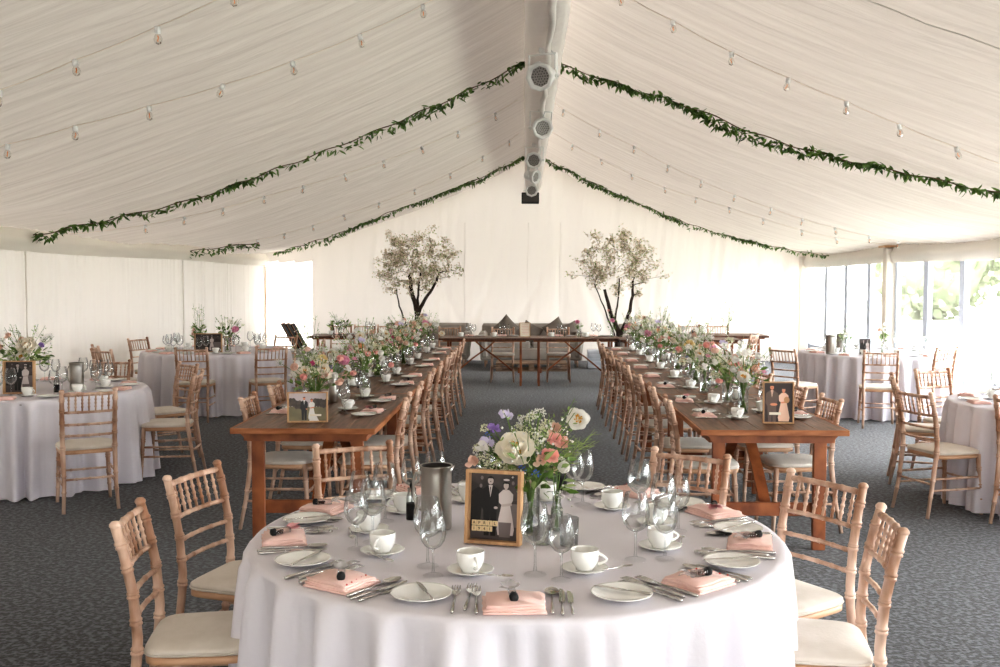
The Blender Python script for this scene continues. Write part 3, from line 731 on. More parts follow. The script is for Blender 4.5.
TABLES = {  # cx, cy, name, text
    1: (-.03, 3.53, 'front round table'), 2: (-4.13, 8.2, 'round table by the curtain wall'), 3: (-4.0, 12.85, 'round table in the curtain corner'),
    4: (4.43, 12.7, 'round table at the far windows'), 5: (4.12, 7.42, 'round table at the near windows')}
for k, (cx, cy, tn) in TABLES.items():
    kit_thing('round_table', RTK, f'{tn}, hidden beneath its white cloth', 'table', 'round tables', (cx, cy, 0))
    o = place('tablecloth', cloth_mesh(.93, k * 1.7, flutes=26 if k == 1 else 24), None, (cx, cy, 0)); tag(o, f'floor-length white cloth draped over the {tn}', 'tablecloth', 'white floor-length cloths')
ZT = .7535
A1 = [-90, -129, -170, 157, 122, 88, 53, 21, -11, -48]
for i, a in enumerate(A1):
    cx, cy, tn = TABLES[1]; r = .812; x = cx + r * math.cos(math.radians(a)); y = cy + r * math.sin(math.radians(a))
    setting(x, y, a + 180, ZT, f'{ORD[i]} place clockwise from camera side, {tn}', tn, 3, 10 + i)
for k, off in ((2, 14), (3, 5), (4, -8), (5, 20)):
    cx, cy, tn = TABLES[k]
    for i in range(10):
        a = -90 - 36 * i + off; r = .79; x = cx + r * math.cos(math.radians(a)); y = cy + r * math.sin(math.radians(a))
        if x / y > .56 or x / y < -.60: continue
        setting(x, y, a + 180, ZT, f'{ORD[i]} place clockwise from camera side, {tn}', tn, 1, 30 + i + 10 * k)
# chairs round the tables
def rchair(tk, ang, d, label, turn=0, grp=None):
    cx, cy, tn = TABLES[tk]; a = math.radians(ang); chair(cx + d * math.cos(a), cy + d * math.sin(a), ang + 180 + turn, label, grp)
G1 = 'chairs round the front round table'
def fchair(px, py, face, label):      # px, py: middle of the top rail
    a = math.radians(face); chair(px + .262 * math.cos(a), py + .262 * math.sin(a), face, label, G1)
fchair(-1.335, 3.30, 9, 'limewashed spindle-back chair with cream seat nearest the camera, on the curtain-wall side of front table')
fchair(-1.365, 4.05, -15, 'limewashed spindle-back chair beside the camera-side one, curtain-wall side of front table')
fchair(-.82, 4.72, -68, 'limewashed spindle-back chair behind front table, below the outdoor wedding photo frame')
fchair(.75, 4.52, 236, 'limewashed spindle-back chair behind front table, beside the window-side trestle table leg')
fchair(1.19, 3.95, 213, 'pale spindle-back chair at front table under the corner of window-side trestle table')
fchair(1.205, 3.28, 171, 'pale spindle-back chair nearest the camera on window side of front round table')
def achair(x, y, tx, ty, label, grp=None):
    chair(x, y, math.degrees(math.atan2(ty - y, tx - x)), label, grp)
G2 = 'chairs at the curtain-side round tables'
achair(-3.24, 7.25, -3.85, 8.3, 'spindle-back chair turned back-on to camera at the curtain-wall round table', G2)
achair(-3.03, 8.36, -4.3, 8.2, 'spindle-back chair side-on at curtain-wall round table, nearest the aisle', G2)
achair(-3.36, 9.15, -4.1, 8.4, 'spindle-back chair half hidden behind the side-on chair at curtain-wall round table', G2)
achair(-4.05, 9.42, -4.05, 8.2, 'spindle-back chair behind the steel jug on the curtain-wall round table', G2)
achair(-4.95, 12.02, -4.1, 12.6, 'outer of two side-on chairs between the two curtain-side round tables', G2)
achair(-4.68, 11.45, -4.1, 12.4, 'inner of two side-on chairs between the two curtain-side round tables', G2)
achair(-5.02, 13.35, -4.0, 12.95, 'spindle-back chair between curtain wall and the corner round table', G2)
achair(-3.9, 11.75, -4.0, 12.8, 'spindle-back chair back-on to camera before the corner round table flowers', G2)
achair(-3.12, 11.98, -3.6, 12.9, 'spindle-back chair back-on to camera at aisle side of corner round table', G2)
achair(-2.9, 13.0, -4.0, 12.85, 'spindle-back chair behind window-facing edge of the corner round table, seat showing', G2)
achair(-3.5, 13.95, -3.9, 12.85, 'spindle-back chair at the back of corner round table near the bright panel', G2)
achair(-4.35, 14.0, -4.05, 12.85, 'spindle-back chair behind the picture frame of corner round table', G2)
G3 = 'chairs at the window-side round tables'
achair(3.17, 11.72, 4.2, 12.5, 'pale chair at far window-side round table, beside the long table flowers', G3)
achair(4.02, 11.45, 4.3, 12.7, 'pale chair back-on to camera before the far window-side round table', G3)
achair(4.82, 12.05, 4.3, 12.95, 'sunlit pale chair close to the windows at far window-side round table', G3)
chair(3.28, 8.22, -18, 'limewashed chair turned side-on behind another at near window-side round table', G3)
chair(3.0, 7.2, 18, 'limewashed chair, whole seat showing, at near window-side round table', G3)
chair(3.68, 8.64, -70, 'limewashed chair beyond the side-on pair at near window-side round table', G3)
chair(3.5, 6.82, 35, 'limewashed chair cut by picture edge at near window-side round table', G3)

# ------------------------------------------------------------------ trestle tables
def trestle_kit(W, L, slim=False):
    top = MB(); n = 5; pw = W / n
    for i in range(n): top.box((-W / 2 + pw * (i + .5), 0, .743), (pw - .003, L, .030), bev=.003)
    edge = MB()
    for s in (-1, 1): edge.box((0, s * (L / 2 + .006), .742), (W + .02, .014, .034), bev=.003); edge.box((s * (W / 2 + .006), 0, .742), (.014, L, .034), bev=.003)
    k = [P('tabletop', top, M['table_top'], 'weathered brown planks'), P('edge_strip', edge, M['dark_wood' if slim else 'table_edge'])]
    for s in (-1, 1):
        a = MB(); a.box((s * (W / 2 - .07), 0, .714 if slim else .70), (.03, L - .12, .028 if slim else .055)); k.append(P('apron', a, M['table_wood']))
        a = MB(); y = s * (L / 2 - .06)
        zb = .70 if slim else .672; outl = [(-W / 2 + .03, .727), (W / 2 - .03, .727), (W / 2 - .08, zb), (-W / 2 + .08, zb)]
        a.add([(x, y - .015, z) for x, z in outl] + [(x, y + .015, z) for x, z in outl], [(3, 2, 1, 0), (4, 5, 6, 7), (0, 1, 5, 4), (1, 2, 6, 5), (2, 3, 7, 6), (3, 0, 4, 7)], False)
        k.append(P('apron', a, M['table_wood']))
        for t in (-1, 1):
            l = MB(); l.box((t * (W / 2 - .125), s * (L / 2 - .13), .355), (.078 if not slim else .06, .034, .71), bev=.003); k.append(P('leg', l, M['table_wood']))
        c = MB(); c.box((0, s * (L / 2 - .162), .245), (W - .2, .03, .082), bev=.003); k.append(P('crossbar', c, M['table_wood']))
        b = MB()
        pts = [(s * (L / 2 - .27), .22), (s * (L / 2 - .36), .3), (s * (L / 2 - .52), .43), (s * (L / 2 - .74), .585), (s * (L / 2 - .88), .715)]
        for (y0, z0), (y1, z1) in zip(pts, pts[1:]): b.beam((0, y0, z0), (0, y1, z1), .07, .022, up=(1, 0, 0)) if False else b.beam((0.02, y0, z0), (0.02, y1, z1), .07, .024)
        k.append(P('brace', b, M['table_wood']))
    return k
TK = trestle_kit(.865, 1.885); TKH = trestle_kit(.76, 1.40, True); TKB = trestle_kit(.76, 1.83, True)
ROWS = {'L': (-1.345, 'curtain-side long table', 'outdoor wedding'), 'R': (1.495, 'window-side long table', 'colour wedding')}
NTAB = 4; Y0 = 5.98; LT = 1.9
for key, (cx, tn, _) in ROWS.items():
    for i in range(NTAB):
        kit_thing('trestle_table', TK, f'brown plank trestle table, {ORD[i]} from the camera in {tn} row', 'table', tn + ' row', (cx, Y0 + LT * (i + .5), 0))
CYS = {('L', 1): [6.72, 7.46, 8.62, 9.38, 10.5, 11.26, 12.3, 13.1], ('R', -1): [6.62, 7.42, 8.42, 9.3, 10.25, 11.15, 12.15, 12.95],
       ('L', -1): [6.72, 7.48, 8.55, 9.4, 10.45, 11.25, 12.3, 13.1], ('R', 1): [6.7, 7.46, 8.5, 9.38, 10.4, 11.25, 12.25, 13.1]}
RN = random.Random(5)
for (key, s), ys in CYS.items():
    cx, tn, _ = ROWS[key]; side = 'aisle side' if (key == 'L') == (s == 1) else 'outer side'
    for i, y in enumerate(ys):
        xo = cx + s * (.44 - .155 + RN.uniform(-.008, .012))
        chair(xo, y, (180 if s > 0 else 0) + RN.uniform(-4, 4), f'limewashed spindle-back chair with cream cushion, {ORD[i]} from camera, {side}, {tn}', f'chairs along {tn}, {side}')
        nx = cx + s * .31
        setting(nx, y + RN.uniform(-.03, .03), 180 if s > 0 else 0, .7585, f'{ORD[i]} place from camera, {side}, {tn}', f'{tn} {side}', 2 if i < 3 else 1, 100 + i * 7 + (s + 1) * 3 + (key == 'R') * 11)

# top table and back tables
HT = 'top table'
kit_thing('trestle_table', TKH, 'brown trestle table half of the top table, on the curtain-wall side', 'table', 'top table halves', (-.637, 15.95, 0), PI / 2)
kit_thing('trestle_table', TKH, 'brown trestle table half of the top table, on the window side', 'table', 'top table halves', (.787, 15.95, 0), PI / 2)
kit_thing('trestle_table', TKB, 'dark trestle table at the back near the leaning tabletops', 'table', 'back trestle tables', (-2.6, 16.5, 0), PI / 2)
kit_thing('trestle_table', TKB, 'thin-legged trestle table at the back beside far window-side round table', 'table', 'back trestle tables', (2.38, 15.6, 0), PI / 2)
kit_thing('trestle_table', TKB, 'sunlit trestle table behind the other at the window-side back', 'table', 'back trestle tables', (3.05, 16.75, 0), PI / 2)
GH = 'chairs behind the top table'
for x, lb in ((-1.28, 'chair at the curtain-side end behind the top table'), (-.37, 'chair behind the top table, in front of the curtain-side diamond cushion'), (.55, 'chair behind the top table, in front of the window-side diamond cushion')):
    chair(x, 16.42 + (.3 if x < -1 else 0), -90, 'limewashed ' + lb, GH)
for i, x in enumerate((-3.25, -2.83, -2.42, -2.0)): chair(x, 17.35, -90, f'limewashed chair, {ORD[i]} from the leaning tabletops, behind the dark back table', 'chairs behind the dark back table')
for i, (x, y) in enumerate(((2.9, 17.5), (3.4, 17.45))): chair(x, y, -90, f'sunlit chair, {ORD[i]} from the blossom tree, behind the window-side back tables', 'chairs behind window-side back tables')
chair(3.15, 14.9, 150, 'chair side-on at the end of the window-side back table', None)
for i, (x, s) in enumerate(((-.9, 0), (-.37, 0), (.55, 0), (1.1, 0))):
    setting(x, 16.18, -90, .7585, f'{ORD[i]} place from curtain side, {HT}', HT, 1, 300 + i)
for i, x in enumerate((-3.1, -2.6, -2.1)): setting(x, 16.72, -90, .7585, f'{ORD[i]} place from curtain wall, dark back table', 'dark back table', 1, 320 + i)
for i, x in enumerate((2.0, 2.7)): setting(x, 15.8, -90, .7585, f'{ORD[i]} place from aisle, window-side back table', 'window-side back table', 1, 330 + i)

# ------------------------------------------------------------------ flowers
def petal(mb, c, az, r, tilt, w, mi=0, cup=.6, nseg=4, ruf=0, rr=R):
    """one cupped petal starting at c, opening outwards in direction az"""
    d = Vector((math.cos(az), math.sin(az), 0)); s = Vector((-math.sin(az), math.cos(az), 0)); up = Vector((0, 0, 1)); c = Vector(c)
    def f(u, v):
        t = v; a = (u - .5) * 2
        ww = w * math.sin(min(1, t * 1.15 + .12) * PI * .62) ** .8 * (1 - .25 * t * t)
        ang = tilt + (1 - t) * -cup * .6
        rad = r * (t * math.cos(tilt) + .25 * math.sin(t * PI) * cup); zz = r * (t * math.sin(tilt) - .12 * math.sin(t * PI) * cup)
        edge = 1 - .22 * a * a * t
        p = c + d * rad * edge + s * a * ww + up * (zz * edge + .18 * r * a * a * cup + ruf * r * math.sin(a * 6 + az * 3) * t)
        return tuple(p)
    mb.grid(nseg, 4, f, mi)
def peony(col, r=.05, open_=.75, center=True, seed=1):
    rr = random.Random(seed); mb = MB()
    for k, (n, tl, sc_) in enumerate(((6, .35, 1.0), (5, .75, .92), (4, 1.1, .8))):
        tl = tl * (1.4 - open_ * .5)
        for i in range(n): petal(mb, (0, 0, 0), 2 * PI * i / n + k * .5 + rr.uniform(-.15, .15), r * sc_ * rr.uniform(.92, 1.08), tl + rr.uniform(-.1, .1), r * .52 * sc_, 0, .8, 4, .05, rr)
    mb.ball((0, 0, .002), r * .3, 8, 5, mi=0)
    if center:
        for i in range(26):
            a = rr.uniform(0, 2 * PI); q = r * .32 * math.sqrt(rr.random()); p = (q * math.cos(a), q * math.sin(a), r * .28)
            mb.tube([(p[0] * .4, p[1] * .4, 0), p, (p[0] * 1.15, p[1] * 1.15, r * .42)], [.0012, .0012, .0028], 4, mi=1)
    return mb.mesh('peony', [M[col], M['stamen']])
def ruffle(col, r=.03, seed=1, name='carnation'):
    rr = random.Random(seed); mb = MB()
    for i in range(16):
        th = rr.uniform(.1, 1.35); petal(mb, (0, 0, 0), rr.uniform(0, 2 * PI), r * rr.uniform(.8, 1.1), th, r * .42, 0, .5, 3, .16, rr)
    return mb.mesh(name, M[col])
def rose(col, r=.03, seed=1):
    rr = random.Random(seed); mb = MB()
    for k, (n, tl, s) in enumerate(((5, .7, 1), (4, 1.05, .9), (3, 1.35, .75))):
        for i in range(n): petal(mb, (0, 0, 0), 2 * PI * i / n + k * .9, r * s, tl, r * .62 * s, 0, 1.1, 3, 0, rr)
    mb.ball((0, 0, r * .3), r * .4, 7, 5); return mb.mesh('rose', M[col])
def sweetpea(col, r=.025, seed=1):
    rr = random.Random(seed); mb = MB()
    for i in range(7): petal(mb, (rr.uniform(-.012, .012), rr.uniform(-.012, .012), rr.uniform(-.02, .012)), rr.uniform(0, 2 * PI), r, rr.uniform(.2, 1.3), r * .7, 0, .4, 3, .12, rr)
    return mb.mesh('sweet_pea', M[col])
def cluster(r=.035, n=70, dot=.0042, seed=1, col='filler', flat=.7):
    rr = random.Random(seed); mb = MB()
    for i in range(n):
        v = Vector((rr.gauss(0, 1), rr.gauss(0, 1), rr.gauss(0, 1))).normalized() * r * rr.uniform(.55, 1); v.z *= flat
        mb.octa(v, dot * rr.uniform(.7, 1.2))
        if i % 5 == 0: mb.tube([(0, 0, -r * .8), tuple(v)], .0008, 3, False, mi=1)
    return mb.mesh('filler_blossom', [M[col], M['stem']])
def anemone():
    mb = MB()
    for i in range(7): petal(mb, (0, 0, 0), 2 * PI * i / 7, .035, .25, .017)
    mb.ball((0, 0, .006), .009, 8, 5, mi=1); return mb.mesh('anemone', [M['white_petal'], M['black']])
FL = dict(cream=peony('cream_petal', .074, .45, seed=2), creamS=peony('cream_petal', .04, seed=3), pinkp=peony('rose_petal', .045, .6, False, 4), yellowp=peony('yellow_petal', .045, .8, True, 5), whitep=peony('white_petal', .045, .9, True, 6),
          carn=ruffle('pink_petal', .032, 7), carnw=ruffle('white_petal', .028, 8), carnb=ruffle('blush_petal', .03, 9), mag=ruffle('magenta_petal', .02, 10), peach=rose('peach_petal', .03, 11), rosew=rose('white_petal', .028, 12),
          roseb=rose('blush_petal', .03, 13), rosep=rose('pink_petal', .028, 14), spu=sweetpea('purple_petal', .024, 15), spl=sweetpea('lilac_petal', .024, 16), spw=sweetpea('white_petal', .022, 17), spp=sweetpea('rose_petal', .02, 18),
          clu=cluster(), clw=cluster(.03, 60, .0036, 20, 'white_petal'), cluS=cluster(.022, 36, .0036, 21), blue=cluster(.016, 14, .0038, 22, 'blue_petal'), anem=anemone())
def vase_cyl(r, h, m='vase_glass', name='vase', neck=None):
    mb = MB(); pr = [(0, .002), (r * .9, .002), (r, .006)]
    if neck: pr += [(r * 1.02, h * .25), (r, h * .5), (neck, h * .72), (neck, h * .95), (neck * 1.2, h)]
    else: pr += [(r, h * .5), (r * 1.01, h)]
    mb.lathe(pr, n=22); return mb.mesh(name, M[m])
def bouquet(label, loc, blooms, vase=(.035, .15, None), foliage=60, spray=10, rad=.13, top=.38, group=None, seed=1, vm='vase_glass', grassy=0, water=False, lean=(0, 0), scale=1, leafL=.05):
    rr = random.Random(seed)
    r = place('flower_arrangement', None, None, loc, scale=scale); tag(r, label, 'flowers', group)
    vr, vh, nk = vase
    v = place('vase', vase_cyl(vr, vh, vm, neck=nk), r)
    if water:
        w = MB(); w.lathe([(0, .006), (vr * .94, .006), (vr * .94, vh * .6), (0, vh * .6)], n=18); place('water', w.mesh('water', M['water']), v)
    mouth = (nk or vr) * .75
    st = MB(); lf = MB(); sp = MB(); n = 0
    def stem(tx, ty, tz, th=.0016):
        a = math.atan2(ty, tx) + PI; b0 = (rr.uniform(.2, .7) * vr * math.cos(a), rr.uniform(.2, .7) * vr * math.sin(a), .012)
        k = math.atan2(ty, tx); m = (mouth * .6 * math.cos(k), mouth * .6 * math.sin(k), vh)
        st.tube([b0, m, ((m[0] + tx) * .5 + rr.uniform(-.01, .01), (m[1] + ty) * .5 + rr.uniform(-.01, .01), (vh + tz) * .55), (tx, ty, tz)], th, 4)
    for (f, x, y, z, tilt, az) in blooms:
        stem(x, y, z, .002)
        d = place(FL[f].name.split('.')[0], FL[f], r, (x, y, z), rot=(tilt * -math.sin(az) * -1 if False else tilt * math.cos(az + PI / 2) , tilt * math.sin(az + PI / 2), rr.uniform(0, 6)) if False else Euler((tilt, 0, az + PI / 2), 'XYZ'))
    for i in range(foliage):
        a = rr.uniform(0, 2 * PI); q = rad * rr.uniform(.15, .95); z = vh + rr.uniform(.0, .55) * (top - vh)
        p = (q * math.cos(a) * .9, q * math.sin(a) * .9, z)
        lf.leaf(p, (math.cos(a) + rr.uniform(-.6, .6), math.sin(a) + rr.uniform(-.6, .6), rr.uniform(-.5, 1.2)), leafL * rr.uniform(.6, 1.3), leafL * .38, mi=0 if rr.random() < .6 else 1)
    for i in range(spray):
        a = rr.uniform(0, 2 * PI); q = rad * rr.uniform(.5, 1.25); tz = top * rr.uniform(.85, 1.25); tx, ty = q * math.cos(a), q * math.sin(a)
        stem(tx, ty, tz, .0012)
        for j in range(11):
            t = rr.uniform(0, 1); z = tz - t * .12; s = .006 + t * .025
            p = (tx * (1 - t * .25) + rr.uniform(-s, s), ty * (1 - t * .25) + rr.uniform(-s, s), z)
            if rr.random() < .55: sp.octa(p, rr.uniform(.003, .0062))
            else: sp.leaf(p, (rr.uniform(-1, 1), rr.uniform(-1, 1), rr.uniform(-.2, 1)), .022, .008, mi=1)
    for i in range(grassy):
        a = rr.uniform(-.7, .9); q = rad * rr.uniform(.6, 1.5); tx, ty = q * math.cos(a), q * math.sin(a); tz = top * rr.uniform(.75, 1.02)
        st.tube([(mouth * .5, 0, vh), (tx * .5, ty * .5, vh + (tz - vh) * .6), (tx, ty, tz)], .0011, 3)
        for j in range(10):
            c = rr.random() * .5 + .5; p = Vector((tx * c, ty * c, vh + (tz - vh) * c)); e = p + Vector((rr.uniform(-.04, .06), rr.uniform(-.04, .04), rr.uniform(-.01, .05)))
            sp.tube([tuple(p), tuple(e)], .0006, 3, False, mi=2)
    place('stems', st.mesh('stems', M['stem']), r)
    if lf.v: o = place('foliage', lf.mesh('foliage', [M['leaf'], M['leaf_pale']]), r)
    if sp.v: place('small_sprays', sp.mesh('small_sprays', [M['white_petal'], M['leaf_pale'], M['fern']]), r)
    return r
# tilt: Euler X tilts the +z face of the bloom towards -y (camera) before turning by az
def B(f, x, y, z, tilt=.9, az=-PI / 2): return (f, x, y, z, tilt, az)
bouquet('large mixed bouquet of cream peony and pink blooms behind photo frame on front round table', (.02, 3.50, ZT),
        [B('cream', -.055, -.05, .305, 1.0), B('spu', -.13, 0, .375), B('spl', -.085, .02, .42), B('spl', -.15, -.02, .33), B('clu', .0, .0, .345, .4), B('clu', .045, .03, .36, .4), B('clw', -.02, .06, .4, .3), B('clu', -.17, -.02, .26), B('clu', -.11, -.06, .245), B('cluS', -.185, .0, .31),
         B('carn', .085, -.03, .34, .8), B('carn', .11, -.0, .325, .8), B('carn', .06, -.06, .29, .9), B('carnb', .035, -.07, .27, .9), B('carn', .075, -.055, .285, .9), B('carnb', .09, .02, .37), B('whitep', .165, .0, .41, 1.3), B('rosew', .115, -.05, .245, 1.0), B('carnb', -.2, -.06, .265, .9), B('blue', -.03, -.09, .25), B('blue', -.145, -.08, .16), B('blue', .02, -.09, .235), B('blue', -.15, .01, .35), B('cluS', -.06, -.09, .24), B('clu', .02, .05, .31), B('clu', .06, .05, .38, .3), B('cluS', .0, .0, .42), B('clw', .03, .02, .43, .2), B('clu', -.14, .03, .3), B('cluS', -.16, .0, .38), B('clw', -.18, .03, .29), B('spw', -.17, -.03, .31), B('clu', -.04, .06, .36)],
        (.033, .165, None), 120, 16, .15, .4, None, 11, grassy=16, water=True)
bouquet('slim bud vase with thin green stems, beside the large bouquet, front round table', (.115, 3.56, ZT), [B('rosew', .01, -.02, .245), B('cluS', -.015, 0, .25), B('carnb', .0, .02, .22)], (.022, .14, .015), 8, 2, .04, .22, None, 12, water=True)
VAR = [  # five row arrangements
    [B('clu', 0, 0, .3), B('clw', .07, .02, .27), B('creamS', -.04, -.05, .25), B('carnb', .06, -.06, .23), B('spw', -.09, .03, .29), B('clu', .02, .08, .27), B('rosew', .1, -.02, .2), B('spw', -.1, -.05, .22), B('mag', .0, -.08, .28)],
    [B('yellowp', -.05, -.06, .27), B('pinkp', .07, -.06, .27), B('clu', .0, .02, .31), B('blue', .0, -.09, .22), B('blue', -.06, -.08, .21), B('clw', .09, .04, .3), B('carnb', -.1, 0, .24), B('spp', .12, 0, .24), B('rosew', -.02, .08, .28)],
    [B('clw', .0, .0, .3), B('clw', .06, .05, .28), B('rosew', -.06, -.05, .24), B('roseb', .04, -.08, .24), B('spp', .1, .0, .25), B('clu', -.09, .04, .27), B('spw', .03, .04, .34), B('whitep', -.02, -.09, .21)],
    [B('peach', .0, -.07, .28), B('pinkp', -.08, -.03, .24), B('clu', .06, -.02, .28), B('clw', -.04, .05, .3), B('rosep', .09, -.05, .22), B('spw', .0, .05, .33), B('carnb', .08, .05, .26), B('cluS', -.1, .05, .3)],
    [B('rosep', .03, -.07, .25), B('clu', -.06, -.02, .28), B('clu', .07, .03, .28), B('spl', -.02, .03, .35), B('carnw', -.08, -.06, .22), B('rosew', .1, -.04, .25), B('spp', -.1, .04, .29), B('clw', .02, .08, .29)]]
VTXT = ['white and cream', 'pink and yellow peony', 'white and blush', 'peach and pink', 'pale pink']
VASES = [(.034, .14, None), (.04, .15, .02), (.03, .16, None), (.045, .12, None), (.036, .17, .018)]
for key, seq, ph in (('L', [0, 1, 4, 3, 2, 0, 4, 3, 2, 1, 4], .0), ('R', [2, 4, 0, 1, 2, 0, 4, 3, 2, 0, 3], .1)):
    cx, tn, _ = ROWS[key]
    for i, v in enumerate(seq):
        y = 6.62 + i * .66 + ph
        bl = [(f, x * 1.2, yy_, z * 1.05 + R.uniform(-.02, .03), t, a) for (f, x, yy_, z, t, a) in VAR[v]] + [B(R.choice(('clu', 'clw', 'clw', 'carnw', 'rosew', 'creamS', 'roseb', 'spw', 'carnb', 'rosep')), R.uniform(-.19, .19), R.uniform(-.14, .14), R.uniform(.17, .37), R.uniform(.3, 1.1)) for _ in range(11)]
        m_ = i == 1 and key == 'L'
        nth = ORD[i] if i < 10 else 'eleventh'
        bouquet(f'{VTXT[v]} flowers in a {"silvered" if m_ else "clear"} vase, {nth} from camera, {tn}', (cx + R.uniform(-.07, .07), y, .7585), bl, VASES[(i + v) % 5], 30, 9, .19, .33 + R.uniform(0, .09), f'flowers along {tn}', 50 + i + (key == 'R') * 20, vm='brushed' if m_ else 'vase_glass', scale=1.14)
# tall dark eucalyptus sprig on the curtain-side row
bouquet('tall grey-green eucalyptus stems in a vase, curtain-side long table, outer side', (-1.62, 7.45, .7585), [B('spw', .0, .0, .3), B('clw', -.06, -.03, .3), B('mag', .05, -.05, .2)], (.03, .15, .018), 120, 12, .09, .52, None, 90, leafL=.035)
# flowers on the round tables
bouquet('cream peony bouquet behind the photo frame, round table by the curtain wall', (-4.13, 8.15, ZT), [B('cream', .05, -.07, .29, 1.1), B('carnb', -.1, -.02, .36), B('carnb', -.15, -.03, .28), B('carnb', -.02, 0, .33), B('clw', .12, .02, .34), B('clu', -.08, -.05, .25), B('clu', .0, .05, .33), B('rosew', -.06, -.08, .22), B('whitep', .02, -.09, .22), B('spu', .13, -.03, .3), B('clw', -.17, .02, .33), B('clw', .17, -.01, .36)], (.035, .16, None), 120, 22, .18, .36, None, 91, scale=1.22)
bouquet('tall dusky sprig in a vase at the frame, round table in the curtain corner', (-4.12, 12.55, ZT), [B('carnb', -.05, -.03, .25), B('roseb', -.07, 0, .2), B('cluS', .02, 0, .36), B('cluS', .0, .0, .42)], (.03, .14, None), 110, 8, .08, .45, None, 92, scale=1.1)
bouquet('bouquet with one bright pink peony, round table in the curtain corner', (-3.78, 12.6, ZT), [B('pinkp', .1, -.05, .22), B('clu', -.05, 0, .27), B('clu', .02, .03, .3), B('clw', .1, .0, .28), B('cluS', .16, 0, .27)], (.03, .14, None), 60, 10, .13, .32, None, 93, scale=1.25)
bouquet('single white anemone vase by the windows, far window-side round table', (4.36, 12.3, ZT), [B('anem', .02, -.03, .3, 1.2), B('cluS', -.03, 0, .33), B('spw', .03, .02, .36), B('roseb', -.04, 0, .29)], (.024, .16, .014), 30, 6, .08, .32, None, 94)
bouquet('white flower vase behind the photo frame, far window-side round table', (3.95, 12.45, ZT), [B('clw', .0, 0, .28), B('rosew', .03, -.03, .24), B('spw', -.05, 0, .3)], (.024, .14, None), 22, 8, .08, .3, None, 95)
bouquet('pink flower and leaf stem in a clear vase on the top table', (.86, 15.85, .7585), [B('pinkp', -.03, -.03, .24), B('cluS', .03, 0, .22)], (.03, .14, None), 16, 2, .05, .25, 'top table stems', 96)
bouquet('tall pink stems in a clear vase, blossom-tree end of the top table', (1.38, 15.85, .7585), [B('pinkp', 0, -.03, .26), B('rosep', -.06, 0, .42), B('cluS', .03, 0, .34)], (.026, .12, None), 20, 3, .06, .4, 'top table stems', 97)
bouquet('feathery green plant beside a small bottle on the dark back table', (-3.05, 16.4, .7585), [B('clw', -.09, 0, .2)], (.03, .12, None), 46, 10, .17, .32, None, 98, leafL=.09)
bouquet('wispy white stems on the window-side back table nearest aisle', (2.1, 15.5, .7585), [B('clw', 0, 0, .3), B('spw', .05, 0, .36), B('whitep', -.04, 0, .26)], (.026, .14, None), 14, 10, .12, .42, 'wispy stems at the back', 99)
bouquet('wispy white stems on the sunlit rear table by the windows', (3.35, 16.6, .7585), [B('cluS', 0, 0, .4), B('spw', .06, 0, .3)], (.026, .14, None), 14, 8, .12, .45, 'wispy stems at the back', 100)

# ------------------------------------------------------------------ jugs, mills
def jug_kit():
    b = MB(); b.lathe([(0, .002), (.054, .002), (.055, .006), (.055, .2), (.0555, .222), (.059, .229), (.059, .233), (.054, .23)], n=36)
    d = MB(); d.lathe([(.054, .23), (.0525, .2), (.0525, .01), (0, .008)], n=36)
    h = MB(); h.tube([(.054, 0, .2), (.08, 0, .197), (.092, 0, .17), (.09, 0, .11), (.075, 0, .07), (.054, 0, .062)], .0055, 7)
    s = MB(); s.add([(-.054, -.016, .226), (-.054, .016, .226), (-.073, 0, .238), (-.054, 0, .2)], [(0, 1, 2), (0, 2, 3), (1, 3, 2)], True)
    return [P('jug_body', b, M['brushed']), P('inside', d, M['dark_hole'], 'hollow inside, shade painted dark'), P('handle', h, M['brushed']), P('spout', s, M['brushed'])]  # steel inside coloured dark to imitate shade in the hollow
JK = jug_kit()
for (x, y, z, lb) in ((-.32, 3.58, ZT, 'tall steel water jug beside the photo frame on the front round table'), (-3.66, 8.05, ZT, 'steel water jug behind glasses on round table by the curtain wall'), (3.75, 12.35, ZT, 'steel water jug on the far window-side round table'),
                      (4.0, 12.75, ZT, 'pale steel jug behind the photo frame on far window-side round table')):
    kit_thing('water_jug', JK, lb, 'jug', 'steel water jugs', (x, y, z), PI * .9)
def mill_kit():
    b = MB(); b.lathe([(0, .0), (.022, .0), (.022, .058), (.0215, .061), (0, .061)], n=20)
    t = MB(); t.lathe([(.021, .061), (.0215, .085), (.016, .1), (.0165, .118), (.0, .121)], n=18)
    k = MB(); k.lathe([(0, .121), (.008, .121), (.009, .131), (.004, .138), (0, .138)], n=12); k.tube([(0, 0, .062), (0, 0, .122)], .0025, 8)
    return [P('mill_base', b, M['black'], 'black base'), P('clear_top', t, M['vase_glass'], 'clear upper body'), P('knob', k, M['black'])]
MK = mill_kit()
for (x, y, z, lb) in ((-.425, 3.72, ZT, 'small black pepper mill with clear top on the front round table'), (-3.78, 7.95, ZT, 'small black pepper mill by the jug, round table by the curtain wall'), (-1.38, 8.3, .7585, 'small pepper mill among flowers on the curtain-side long table'),
                      (1.5, 6.95, .7585, 'small pepper mill among flowers on the window-side long table'), (.16, 4.28, ZT, 'small pepper mill behind the bouquet on front round table')):
    kit_thing('pepper_mill', MK, lb, 'pepper mill', 'black pepper mills', (x, y, z))
def tumbler(r, h): b = MB(); b.lathe([(0, .006), (r * .85, .004), (r * .88, 0), (r * .9, .004), (r, h), (r * .98, h), (r * .86, .01), (0, .009)], n=22); return b.mesh('tumbler', M['glass'])
TB = tumbler(.034, .095)
for (x, y, z, lb) in ((.06, 3.38, ZT, 'clear glass tumbler just right of the photo frame on front round table'), (.15, 3.36, ZT, 'clear glass tumbler nearer the coffee cup on front round table')):
    tag(place('tumbler', TB, None, (x, y, z)), lb, 'tumbler', 'tumblers on front round table')

